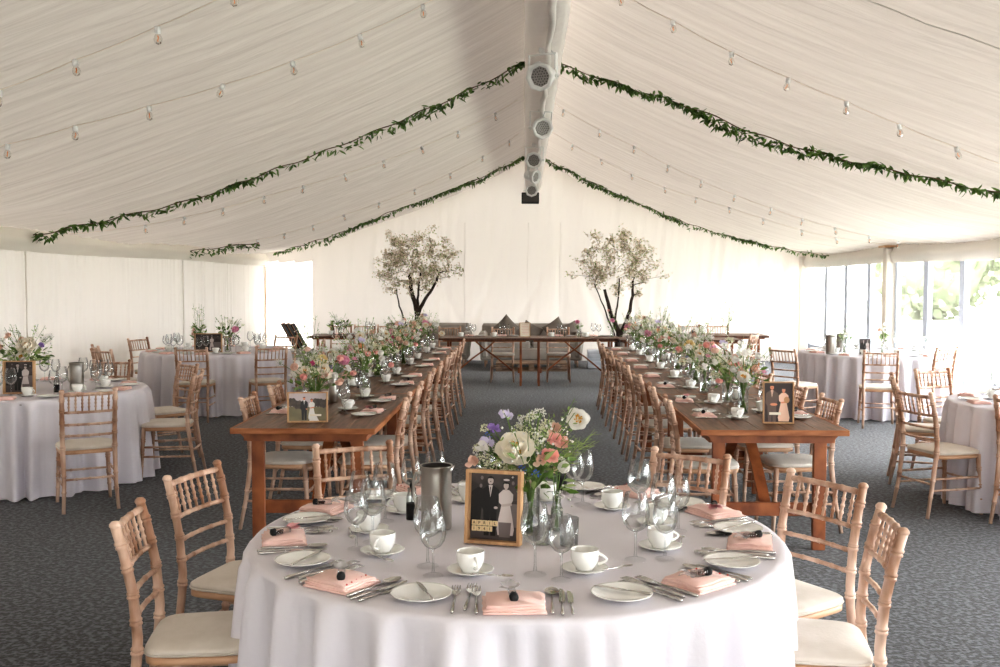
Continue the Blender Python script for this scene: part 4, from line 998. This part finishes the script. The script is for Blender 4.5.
# ------------------------------------------------------------------ photo frames
def ell(cx, cz, rx, rz, n=16): return [(cx + rx * math.cos(2 * PI * i / n), cz + rz * math.sin(2 * PI * i / n)) for i in range(n)]
def layer(mb, pts, y, mi): mb.add([(x, y, z) for x, z in pts], [tuple(range(len(pts)))], False, mi)
def couple(mb, s, ox, oz, y, suit, skin, dress, man=(-.2, 1), woman=(.22, .92), extra=None, hair=0, posy=None):
    # figures as flat shapes; local unit = s (figure height)
    X = lambda pts, d: [(ox + (p[0] + d) * s, oz + p[1] * s) for p in pts]
    dm, hm = man; dw, hw = woman
    layer(mb, X([(-.10, 0), (-.015, 0), (0, .4), (.015, 0), (.10, 0), (.115, .45), (.16, .62), (.15, .76), (.06, .83), (-.06, .83), (-.15, .76), (-.17, .5), (-.12, .42)], dm), y, suit)
    layer(mb, X([(-.035, .84), (0, .64), (.035, .84)], dm), y - .0004, dress)
    layer(mb, X([(-.008, .81), (0, .66), (.008, .81)], dm), y - .0007, suit)
    layer(mb, X(ell(0, .915, .05, .065), dm), y - .0010, skin)
    layer(mb, X([(-.055, .925), (-.05, .97), (0, .995), (.05, .97), (.055, .925), (.035, .952), (-.035, .952)], dm), y - .0013, hair)
    layer(mb, X([(-.012, .905), (.012, .905), (.008, .892), (-.008, .892)], dm), y - .0013, hair)
    layer(mb, X(ell(.10, .47, .035, .022), dm), y - .0022, skin)
    layer(mb, X([(-.13, .02), (.13, .02), (.15, .12), (.12, .3), (.075, .52), (.12, .6), (.125, .7), (.05, .775), (-.05, .775), (-.125, .7), (-.12, .56), (-.075, .52), (-.12, .3), (-.15, .12)], dw), y - .0005, dress)
    layer(mb, X([(-.08, .53), (.1, .56), (.11, .52), (-.06, .49)], dw), y - .0016, skin)
    layer(mb, X([(-.02, .76), (.02, .76), (.02, .8), (-.02, .8)], dw), y - .0009, skin)
    layer(mb, X(ell(0, .845, .045, .06), dw), y - .0012, skin)
    layer(mb, X([(-.055, .82), (-.06, .88), (0, .92), (.06, .88), (.055, .82), (.04, .875), (-.04, .875)], dw), y - .0015, hair)
def frame_kit(w, h, ph, depth=.03, bar=.011, wood=M['oak'], tiles=None, strip=False, photo_mats=None):
    f = MB()
    f.box((-w / 2 + bar / 2, 0, h / 2), (bar, depth, h)); f.box((w / 2 - bar / 2, 0, h / 2), (bar, depth, h))
    f.box((0, 0, h - bar / 2), (w - 2 * bar, depth, bar)); f.box((0, 0, bar / 2), (w - 2 * bar, depth, bar))
    p = MB(); iw, ih = w - 2 * bar, h - 2 * bar
    ph(p, iw, ih, bar, depth)
    bk = MB(); bk.box((0, depth / 2 - .003, h / 2), (iw, .004, ih))
    kit = [P('frame', f, wood, 'pale oak box frame'), P('photograph', p, photo_mats), P('backing', bk, M['dark_wood'])]
    if strip:
        s = MB(); s.box((strip[0], 0.0, strip[1]), (strip[2], .004, strip[3])); kit.append(P('caption_strip', s, M['paper'], 'small pale caption strip'))
    return kit
def ph_bw(p, iw, ih, b, d):
    y = d / 2 - .008; z0 = b
    layer(p, [(-iw / 2, z0), (iw / 2, z0), (iw / 2, z0 + ih), (-iw / 2, z0 + ih)], y, 0)
    layer(p, [(-iw / 2, z0), (iw / 2, z0), (iw / 2, z0 + ih * .2), (-iw / 2, z0 + ih * .23)], y - .0002, 1)
    layer(p, [(iw * .2, z0 + ih * .2), (iw / 2, z0 + ih * .2), (iw / 2, z0 + ih * .55), (iw * .2, z0 + ih * .55)], y - .0001, 2)
    layer(p, [(iw * .2, z0 + ih * .6), (iw / 2, z0 + ih * .6), (iw / 2, z0 + ih * .62), (iw * .2, z0 + ih * .62)], y - .0001, 1)
    for cx, cz in ((-.3, .8), (-.28, .92), (-.12, .88), (.36, .86)): layer(p, ell(cx * iw, z0 + cz * ih, .03 * iw, .03 * ih), y - .0002, 2)
    layer(p, [(-iw * .5, z0 + ih * .25), (-iw * .3, z0 + ih * .25), (-iw * .24, z0 + ih * .75), (-iw * .36, z0 + ih * .78), (-iw * .5, z0 + ih * .7)], y - .0002, 3)
    couple(p, ih * .9, iw * .02, z0 + ih * .06, y - .0006, 3, 4, 5, (-.1, 1), (.17, .95), hair=3)
    layer(p, ell(iw * .02 + .17 * ih * .93, z0 + ih * .905, .05 * ih, .016 * ih), y - .0026, 5)
    layer(p, [(iw * .10, z0 + ih * .05), (iw * .32, z0 + ih * .05), (iw * .34, z0 + ih * .27), (iw * .08, z0 + ih * .27)], y - .0018, 2)
BW = [M['photo_black'], M['photo_mid'], M['photo_grey'], M['photo_suit'], M['photo_skin'], M['photo_dress']]
def text_mesh(s, size, m):
    cu = bpy.data.curves.new('letter', 'FONT'); cu.body = s; cu.size = size; cu.extrude = .0006; cu.align_x = 'CENTER'; cu.align_y = 'CENTER'
    o = bpy.data.objects.new('letter', cu); COL.objects.link(o); bpy.context.view_layer.update()
    me = bpy.data.meshes.new_from_object(o.evaluated_get(bpy.context.evaluated_depsgraph_get())); bpy.data.objects.remove(o)
    me.materials.clear(); me.materials.append(m); return me
fr = kit_thing('photo_frame', frame_kit(.195, .25, ph_bw, .042, .011, photo_mats=BW), 'oak frame with a black and white wedding photo, centre of front round table', 'photo frame', None, (-.108, 3.365, ZT + .002), rot=(-.1, 0, math.radians(-14)))
LT_ = {}
for row, txt in enumerate(('APRIL', '1941')):
    for i, ch in enumerate(txt):
        t = MB(); t.box((0, 0, 0), (.0175, .005, .0175), bev=.0015); o = place('letter_tile', t.mesh('letter_tile', M['tile']), fr, (-.068 + i * .0185, -.0035 + .002, .069 - row * .0195))
        if ch not in LT_: LT_[ch] = text_mesh(ch, .0145, M['ink'])
        l = place('letter', LT_[ch], o, (0, -.0032, 0), rot=(PI / 2, 0, 0))
def ph_out(p, iw, ih, b, d):
    y = d / 2 - .008; z0 = b
    layer(p, [(-iw / 2, z0), (iw / 2, z0), (iw / 2, z0 + ih), (-iw / 2, z0 + ih)], y, 0)
    layer(p, [(-iw / 2, z0), (iw / 2, z0), (iw / 2, z0 + ih * .5), (-iw / 2, z0 + ih * .52)], y - .0002, 1)
    rr = random.Random(2)
    for cx in [-.46 + .08 * i for i in range(4)] + [.2 + .075 * i for i in range(5)]: layer(p, ell(cx * iw, z0 + ih * (.58 + rr.uniform(0, .1)), iw * .07, ih * .16), y - .0003, 2)
    couple(p, ih * .85, -iw * .02, z0 + ih * .03, y - .0006, 3, 4, 5, (-.12, 1), (.2, .93), hair=3)
    layer(p, [(iw * .04, z0), (iw * .3, z0), (iw * .2, z0 + ih * .25), (iw * .1, z0 + ih * .3)], y - .0014, 5)
OUTM = [M['o_sky'], M['o_field'], M['o_trees'], M['photo_suit'], M['c_skin'], M['white_petal']]
kit_thing('photo_frame', frame_kit(.252, .192, ph_out, .03, .009, photo_mats=OUTM, strip=(.05, .045, .07, .012)), 'landscape oak frame with an outdoor wedding couple photo on curtain-side long table', 'photo frame', None, (-1.37, 6.24, .7595), rot=(-.08, 0, .1))
def ph_col(p, iw, ih, b, d):
    y = d / 2 - .008; z0 = b
    layer(p, [(-iw / 2, z0), (iw / 2, z0), (iw / 2, z0 + ih), (-iw / 2, z0 + ih)], y, 0)
    s = ih * .97; couple(p, s, 0, z0, y - .0006, 1, 2, 3, (-.16, 1), (.14, .95), hair=0)
    layer(p, ell(iw * .3, z0 + ih * .57, iw * .10, ih * .085), y - .0029, 4)
    layer(p, ell(-iw * .16, z0 + ih * .45, iw * .13, ih * .035), y - .0029, 2)
COLM = [M['c_bg'], M['c_suit'], M['c_skin'], M['c_dress'], M['c_flower']]
kit_thing('photo_frame', frame_kit(.19, .262, ph_col, .03, .009, photo_mats=COLM, strip=(-.02, .062, .07, .016)), 'upright oak frame with a warm colour wedding photo on window-side long table', 'photo frame', None, (1.585, 6.26, .7595), rot=(-.08, 0, -.12))
kit_thing('photo_frame', frame_kit(.235, .262, ph_bw, .05, .01, photo_mats=BW), 'oak box frame with dark portrait before the peony bouquet, curtain-wall round table', 'photo frame', None, (-4.02, 7.82, ZT + .002), rot=(-.06, 0, .15))
kit_thing('photo_frame', frame_kit(.34, .24, ph_bw, .05, .012, photo_mats=BW), 'dark wide photo frame among flowers, round table in the curtain corner', 'photo frame', None, (-3.97, 12.42, ZT + .002), rot=(-.06, 0, .1))
kit_thing('photo_frame', frame_kit(.14, .2, ph_bw, .02, .008, photo_mats=BW, wood=M['frame_white']), 'small black and white photo frame, far window-side round table', 'photo frame', None, (4.12, 12.2, ZT + .002), rot=(-.08, 0, -.1))
def ph_sign(p, iw, ih, b, d):
    y = d / 2 - .008
    layer(p, [(-iw / 2, b), (iw / 2, b), (iw / 2, b + ih), (-iw / 2, b + ih)], y, 0)
    for i in range(7): w = iw * (.34 if i % 2 else .28); z = b + ih * (.86 - .115 * i); layer(p, [(-w, z), (w, z), (w, z + .006), (-w, z + .006)], y - .0004, 1)
kit_thing('framed_sign', frame_kit(.17, .23, ph_sign, .02, .009, photo_mats=[M['paper'], M['paper_line']]), 'framed cream card with faint pink lines standing on the top table', 'sign', None, (.0, 15.9, .7595), rot=(-.08, 0, .05))
mb = MB(); mb.tube([(0, 0, 0), (0, 0, .1), (0, 0, .12), (0, 0, .19), (0, 0, .2)], [.03, .03, .018, .016, .01], 12)
tag(place('bottle', mb.mesh('bottle', M['dark_wood']), None, (-3.2, 16.55, .7585)), 'small dark brown bottle on the dark back table near the leaning tabletops', 'bottle')

# ------------------------------------------------------------------ blossom trees
def tree(x, y, seed, limbs, label, ntip=95, dens=1.0):
    rr = random.Random(seed); br = MB(); bl = MB()
    pot = MB(); pot.lathe([(0, 0), (.15, 0), (.18, .33), (.19, .35), (.17, .35), (.16, .31), (0, .31)], n=20)
    nodes = []                                      # (position, order)
    for path, r in limbs:
        P3 = [Vector(p) for p in path]; pts = []
        for a, b in zip(P3, P3[1:]):
            for k in range(4): pts.append(a.lerp(b, k / 4) + Vector((rr.uniform(-.012, .012), rr.uniform(-.012, .012), 0)))
        pts.append(P3[-1]); br.tube(pts, [r * (1 - .62 * i / len(pts)) for i in range(len(pts))], 7)
        nodes += [(p, r * (1 - .62 * i / len(pts))) for i, p in enumerate(pts) if p.z > 1.0]
    tips = []
    while len(tips) < ntip:
        v = Vector((rr.uniform(-1, 1), rr.uniform(-1, 1), rr.uniform(-1, 1)))
        if v.length > 1 or v.length < .35: continue
        v = v * rr.uniform(.75, 1.08); q = Vector((v.x * .86, v.y * .6, 1.9 + v.z * .62 + .16 * (1 - abs(v.x))))
        if q.z < 1.42 and abs(q.x) < .4: continue
        tips.append(q)
    tips.sort(key=lambda q: min((q - n[0]).length for n in nodes))
    for q in tips:
        best = min(nodes, key=lambda n: (q - n[0]).length + (.6 if n[0].z > q.z - .02 else 0))
        a, ra = best; r = max(.0035, min(.012, ra * .6)); mid = a.lerp(q, .5) + Vector((rr.uniform(-.05, .05), rr.uniform(-.05, .05), rr.uniform(-.05, .03)))
        pts = [a, a.lerp(mid, .55), mid, mid.lerp(q, .55), q]; br.tube(pts, [r, r * .8, r * .65, r * .5, r * .35], 5)
        for i, p in enumerate(pts[1:]): nodes.append((p, r * (1 - .2 * i)))
        for p, w in zip(pts[2:], (3, 5, 8)):
            for _ in range(int(w * dens)):
                c = p + Vector((rr.gauss(0, .045), rr.gauss(0, .045), rr.gauss(0, .04)))
                for k in range(3): bl.leaf(c, (rr.uniform(-1, 1), rr.uniform(-1, 1), rr.uniform(-.6, 1)), rr.uniform(.02, .034), rr.uniform(.016, .026), mi=0 if rr.random() < .8 else 1)
    kit_thing('blossom_tree', [P('branches', br, M['bark']), P('blossoms', bl, [M['blossom'], M['leaf_pale']]), P('pot', pot, M['dark_hole'])], label, 'tree', 'potted blossom trees', (x, y, 0))
tree(-1.98, 17.9, 5, [([(.05, 0, .3), (.06, 0, .8), (.05, .02, 1.1), (-.03, .02, 1.35), (-.1, .05, 1.75)], .07), ([(.05, 0, 1.05), (.16, -.05, 1.28), (.33, -.05, 1.5), (.45, 0, 1.8)], .04),
      ([(.04, 0, 1.1), (.07, 0, 1.4), (.1, .1, 1.8)], .028), ([(-.06, 0, .31), (-.12, 0, .8), (-.28, .03, 1.2), (-.32, 0, 1.5)], .022)], 'dense pale blossom tree with dark branches behind the curtain-side long table', 120, 1.7)
tree(1.66, 17.9, 9, [([(.0, 0, .3), (.01, 0, .75), (-.12, .02, 1.05), (-.24, .03, 1.5)], .06), ([(.0, 0, .6), (.16, -.05, .95), (.24, -.05, 1.3), (.26, 0, 1.65)], .045),
      ([(-.05, 0, .9), (.0, 0, 1.3), (.03, .1, 1.7)], .02), ([(.02, 0, .31), (-.1, 0, .8), (-.26, .03, 1.2), (-.42, 0, 1.6)], .02)], 'open blossom tree with forked dark trunk behind the window-side long table', 110, 1.5)

# ------------------------------------------------------------------ sofa and back corner things
def sofa(x, y, w, label):
    b = MB(); b.box((0, 0, .25), (w, .82, .24), bev=.03)
    bk = MB(); bk.box((0, .34, .5), (w, .2, .62), bev=.05, rot=(-.1, 0, 0)); k = [P('base', b, M['sofa']), P('backrest', bk, M['sofa'])]
    for s in (-1, 1):
        a = MB(); a.box((s * (w / 2 - .06), -.02, .42), (.16, .84, .5), bev=.05, rot=(0, s * .12, 0)); k.append(P('armrest', a, M['sofa']))
        c = MB(); c.box((s * (w / 4 - .05), -.04, .42), (w / 2 - .14, .64, .13), bev=.03); k.append(P('seat_pad', c, M['sofa']))
        for t in (-1, 1): l = MB(); l.tube([(s * (w / 2 - .1), t * .34, .14), (s * (w / 2 - .09), t * .36, 0)], [.025, .016], 8); k.append(P('leg', l, M['limewash']))
    kit_thing('sofa', k, label, 'sofa', 'grey sofas', (x, y, 0))
sofa(.12, 19.5, 1.95, 'grey fabric sofa behind the top table with diamond-set cushions'); sofa(-1.95, 19.7, 1.7, 'grey fabric sofa partly hidden behind curtain-side blossom tree')
def pillow_mesh(s=.40, t=.14):
    mb = MB()
    for sg in (-1, 1):
        def f(u, v):
            a, b = (u - .5) * 2, (v - .5) * 2; e = (1 - a * a) * (1 - b * b); pin = 1 - .08 * (1 - abs(a)) * abs(b) - .0
            return (a * s / 2 * (1 - .07 * (1 - b * b)), sg * t / 2 * max(0, e) ** .45, b * s / 2 * (1 - .07 * (1 - a * a)))
        mb.grid(12, 12, f)
    return mb.mesh('scatter_cushion', M['pillow'])
PM = pillow_mesh()
for (x, y, z, ry, lb) in ((-.36, 19.42, .76, PI / 4, 'taupe cushion on its corner, curtain-side end of the sofa behind top table'), (.1, 19.44, .66, .5, 'taupe cushion half behind the framed card, middle of sofa'),
                          (.6, 19.42, .72, PI / 4 + .2, 'taupe cushion on its corner, window-side half of the sofa'), (.86, 19.4, .66, 1.2, 'taupe cushion leaning on window-side arm of the sofa')):
    tag(place('scatter_cushion', PM, None, (x, y, z - .03), rot=(-.25, ry, 0)), lb, 'cushion', 'taupe sofa cushions')
pl = MB(); mats_ = []
k = []
for i in range(5): m = MB(); m.box((0, -.28 + i * .14, .14), (1.3, .1, .022)); k.append(P('slat', m, M['pallet']))
for s in (-1, 0, 1): m = MB(); m.box((s * .6, 0, .075), (.1, .66, .1)); k.append(P('bearer', m, M['pallet']))
for s in (-1, 0, 1): m = MB(); m.box((0, s * .28, .012), (1.3, .1, .022)); k.append(P('slat', m, M['pallet']))
kit_thing('wooden_pallet', k, 'low wooden pallet coffee table on the carpet before the sofa', 'pallet', None, (.12, 18.55, 0))
# stage block and leaning tabletops
m = MB(); m.box((0, 0, .16), (.62, .7, .32), bev=.01); tag(place('stage_block', m.mesh('stage_block', M['grey_block']), None, (-4.5, 19.4, 0)), 'low grey stage block below the leaning dark tabletops', 'stage block')
def panel_kit():
    m = MB(); m.box((0, 0, .28), (.03, .24, .56)); e = MB()
    e.box((.017, -.126, .28), (.008, .014, .58)); e.box((.017, .126, .28), (.008, .014, .58)); e.box((0, 0, .566), (.04, .25, .014))
    return [P('panel', m, M['black']), P('edge_trim', e, M['table_edge'])]
PK = panel_kit()
for i, x in enumerate((-4.46, -4.36, -4.25)):
    kit_thing('folded_tabletop', PK, f'dark folded tabletop leaning on the stage block, {ORD[i]} from the curtain wall', 'tabletop', 'leaning dark tabletops', (x, 19.4 - i * .05, .322), rot=(0, -.5, 0))
for i, (x, y) in enumerate(((2.42, 19.6), (2.98, 19.6))):
    kit_thing('folded_tabletop', PK, f'dark folded panel leaning by the back wall, {ORD[i]} from the blossom tree', 'tabletop', 'dark panels behind window-side flowers', (x, y, .425), rot=(0, .9, 0))
# what the panels rest against: low side bench
m = MB(); m.box((0, 0, .4), (1.3, .5, .04)); k = [P('seat', m, M['dark_wood'])]
for s in (-1, 1):
    for t in (-1, 1): l = MB(); l.box((s * .6, t * .2, .19), (.05, .05, .38)); k.append(P('leg', l, M['dark_wood']))
kit_thing('bench', k, 'dark wooden bench by the back wall holding two leaning panels', 'bench', None, (2.75, 19.6, 0))
# white slatted box under the blossom-tree end of the top table
m = MB(); m.box((0, 0, .18), (.34, .3, .34)); k = [P('box_body', m, M['frame_white'])]
for i in range(5): l = MB(); l.box((0, -.16, .05 + i * .065), (.36, .02, .05), bev=.004); k.append(P('slat', l, M['frame_white']))
kit_thing('slatted_box', k, 'white slatted box on the carpet behind window-side end of top table', 'box', None, (1.36, 18.9, 0))
m = MB(); m.box((0, 0, .32), (.5, .46, .6), bev=.06); m.box((0, .2, .62), (.5, .12, .4), bev=.05); tag(place('armchair', m.mesh('armchair', M['sofa']), None, (2.05, 19.3, 0)), 'pale grey armchair behind the window-side blossom tree pot', 'armchair')

# ------------------------------------------------------------------ outside greenery
def out_tree(x, y, r, h, seed, lb, mt):
    rr = random.Random(seed); cr = MB()
    for i in range(1500):
        v = Vector((rr.gauss(0, 1), rr.gauss(0, 1), rr.gauss(0, 1))).normalized() * rr.uniform(.75, 1.0)
        b = 1 + .25 * math.sin(v.x * 5 + seed) * math.sin(v.z * 4 + seed)
        cr.leaf((v.x * r * b, v.y * r * b, h * .5 + v.z * h * .5 * b), (rr.uniform(-1, 1), rr.uniform(-1, 1), rr.uniform(-1, 1)), .55, .4)
    cr.ball((0, 0, h * .5), 1, 14, 10, sc=(r * .85, r * .85, h * .46))
    t = MB(); t.tube([(0, 0, 0), (.1, 0, h * .3), (0, .1, h * .6)], [.25, .2, .1], 8)
    kit_thing('garden_tree', [P('crown', cr, mt), P('trunk', t, M['grey_block'])], lb, 'tree', 'trees outside the windows', (x, y, -.11))
for i, (x, y, r, h) in enumerate(((19, 47, 3.0, 7), (25.5, 47, 3.2, 8), (32, 46, 3.2, 8), (26, 39, 2.9, 6.5), (32.5, 39, 3.1, 7.5), (22, 32.5, 2.8, 6), (28.5, 32, 3, 7), (39, 40, 3.4, 8), (28, 25, 2.8, 6.5), (34.5, 27, 3, 7))):
    out_tree(x, y, r, h, 60 + i, f'garden tree outside, green paled for overexposure, {ORD[i]} in the planting beyond the windows', M['tree_out'] if i % 2 else M['hedge_bleached'])

# ------------------------------------------------------------------ light, world, camera
w = bpy.data.worlds.new('World'); sc.world = w; w.use_nodes = True
bg = w.node_tree.nodes['Background']; bg.inputs[0].default_value = (.97, .975, 1.0, 1); bg.inputs[1].default_value = 4.0
wt = w.node_tree; tcw = wt.nodes.new('ShaderNodeTexCoord')
def glow(direction, lo, gain):
    dp = wt.nodes.new('ShaderNodeVectorMath'); dp.operation = 'DOT_PRODUCT'; dp.inputs[1].default_value = Vector(direction).normalized()
    mr = wt.nodes.new('ShaderNodeMapRange'); mr.interpolation_type = 'SMOOTHSTEP'
    mr.inputs['From Min'].default_value = lo; mr.inputs['From Max'].default_value = 1.0; mr.inputs['To Min'].default_value = 0; mr.inputs['To Max'].default_value = gain
    wt.links.new(tcw.outputs['Generated'], dp.inputs[0]); wt.links.new(dp.outputs['Value'], mr.inputs['Value']); return mr.outputs[0]
ad = wt.nodes.new('ShaderNodeMath'); ad.operation = 'ADD'; ad2 = wt.nodes.new('ShaderNodeMath'); ad2.operation = 'ADD'
wt.links.new(glow((1, .25, .12), .1, 19.0), ad.inputs[0]); wt.links.new(glow((.25, -1, .35), .3, 1.0), ad.inputs[1])
wt.links.new(ad.outputs[0], ad2.inputs[0]); ad2.inputs[1].default_value = 3.5; wt.links.new(ad2.outputs[0], bg.inputs[1])
def portal(x, y, z, sx, sy, rot):
    l = bpy.data.lights.new('window_daylight', 'AREA'); l.shape = 'RECTANGLE'; l.size = sx; l.size_y = sy; l.energy = 1
    l.cycles.is_portal = True
    o = bpy.data.objects.new('window_daylight', l); COL.objects.link(o); o.location = (x, y, z); o.rotation_euler = rot
sun = bpy.data.lights.new('sun', 'SUN'); sun.energy = 2.2; sun.angle = math.radians(12); sun.color = (1, .96, .9)
so = bpy.data.objects.new('sun', sun); COL.objects.link(so); so.rotation_euler = Euler((math.radians(-18), math.radians(42), 0)); so.location = (20, 10, 20)

F = 1000.0; VX, VY = 525, 281
yaw = math.atan((VX - 500) / F); pitch = math.atan((333.5 - VY) / F * math.cos(yaw))
cam = bpy.data.cameras.new('camera'); cam.sensor_width = 36; cam.lens = 36 * F / 1000; cam.clip_end = 300
co = bpy.data.objects.new('camera', cam); COL.objects.link(co); co.location = (0, 0, H_CAM); co.rotation_euler = (PI / 2 - pitch, 0, yaw); sc.camera = co
sc.view_settings.view_transform = 'Standard'; sc.view_settings.look = 'Medium High Contrast'; sc.view_settings.exposure = 0.0; sc.view_settings.gamma = 1
sc.cycles.use_denoising = True; sc.cycles.transparent_max_bounces = 24; sc.cycles.max_bounces = 8; sc.cycles.sample_clamp_indirect = 8
sc.cycles.caustics_reflective = False; sc.cycles.caustics_refractive = False
print('OBJS', len(bpy.data.objects), 'FACES', sum(len(m.polygons) for m in bpy.data.meshes))
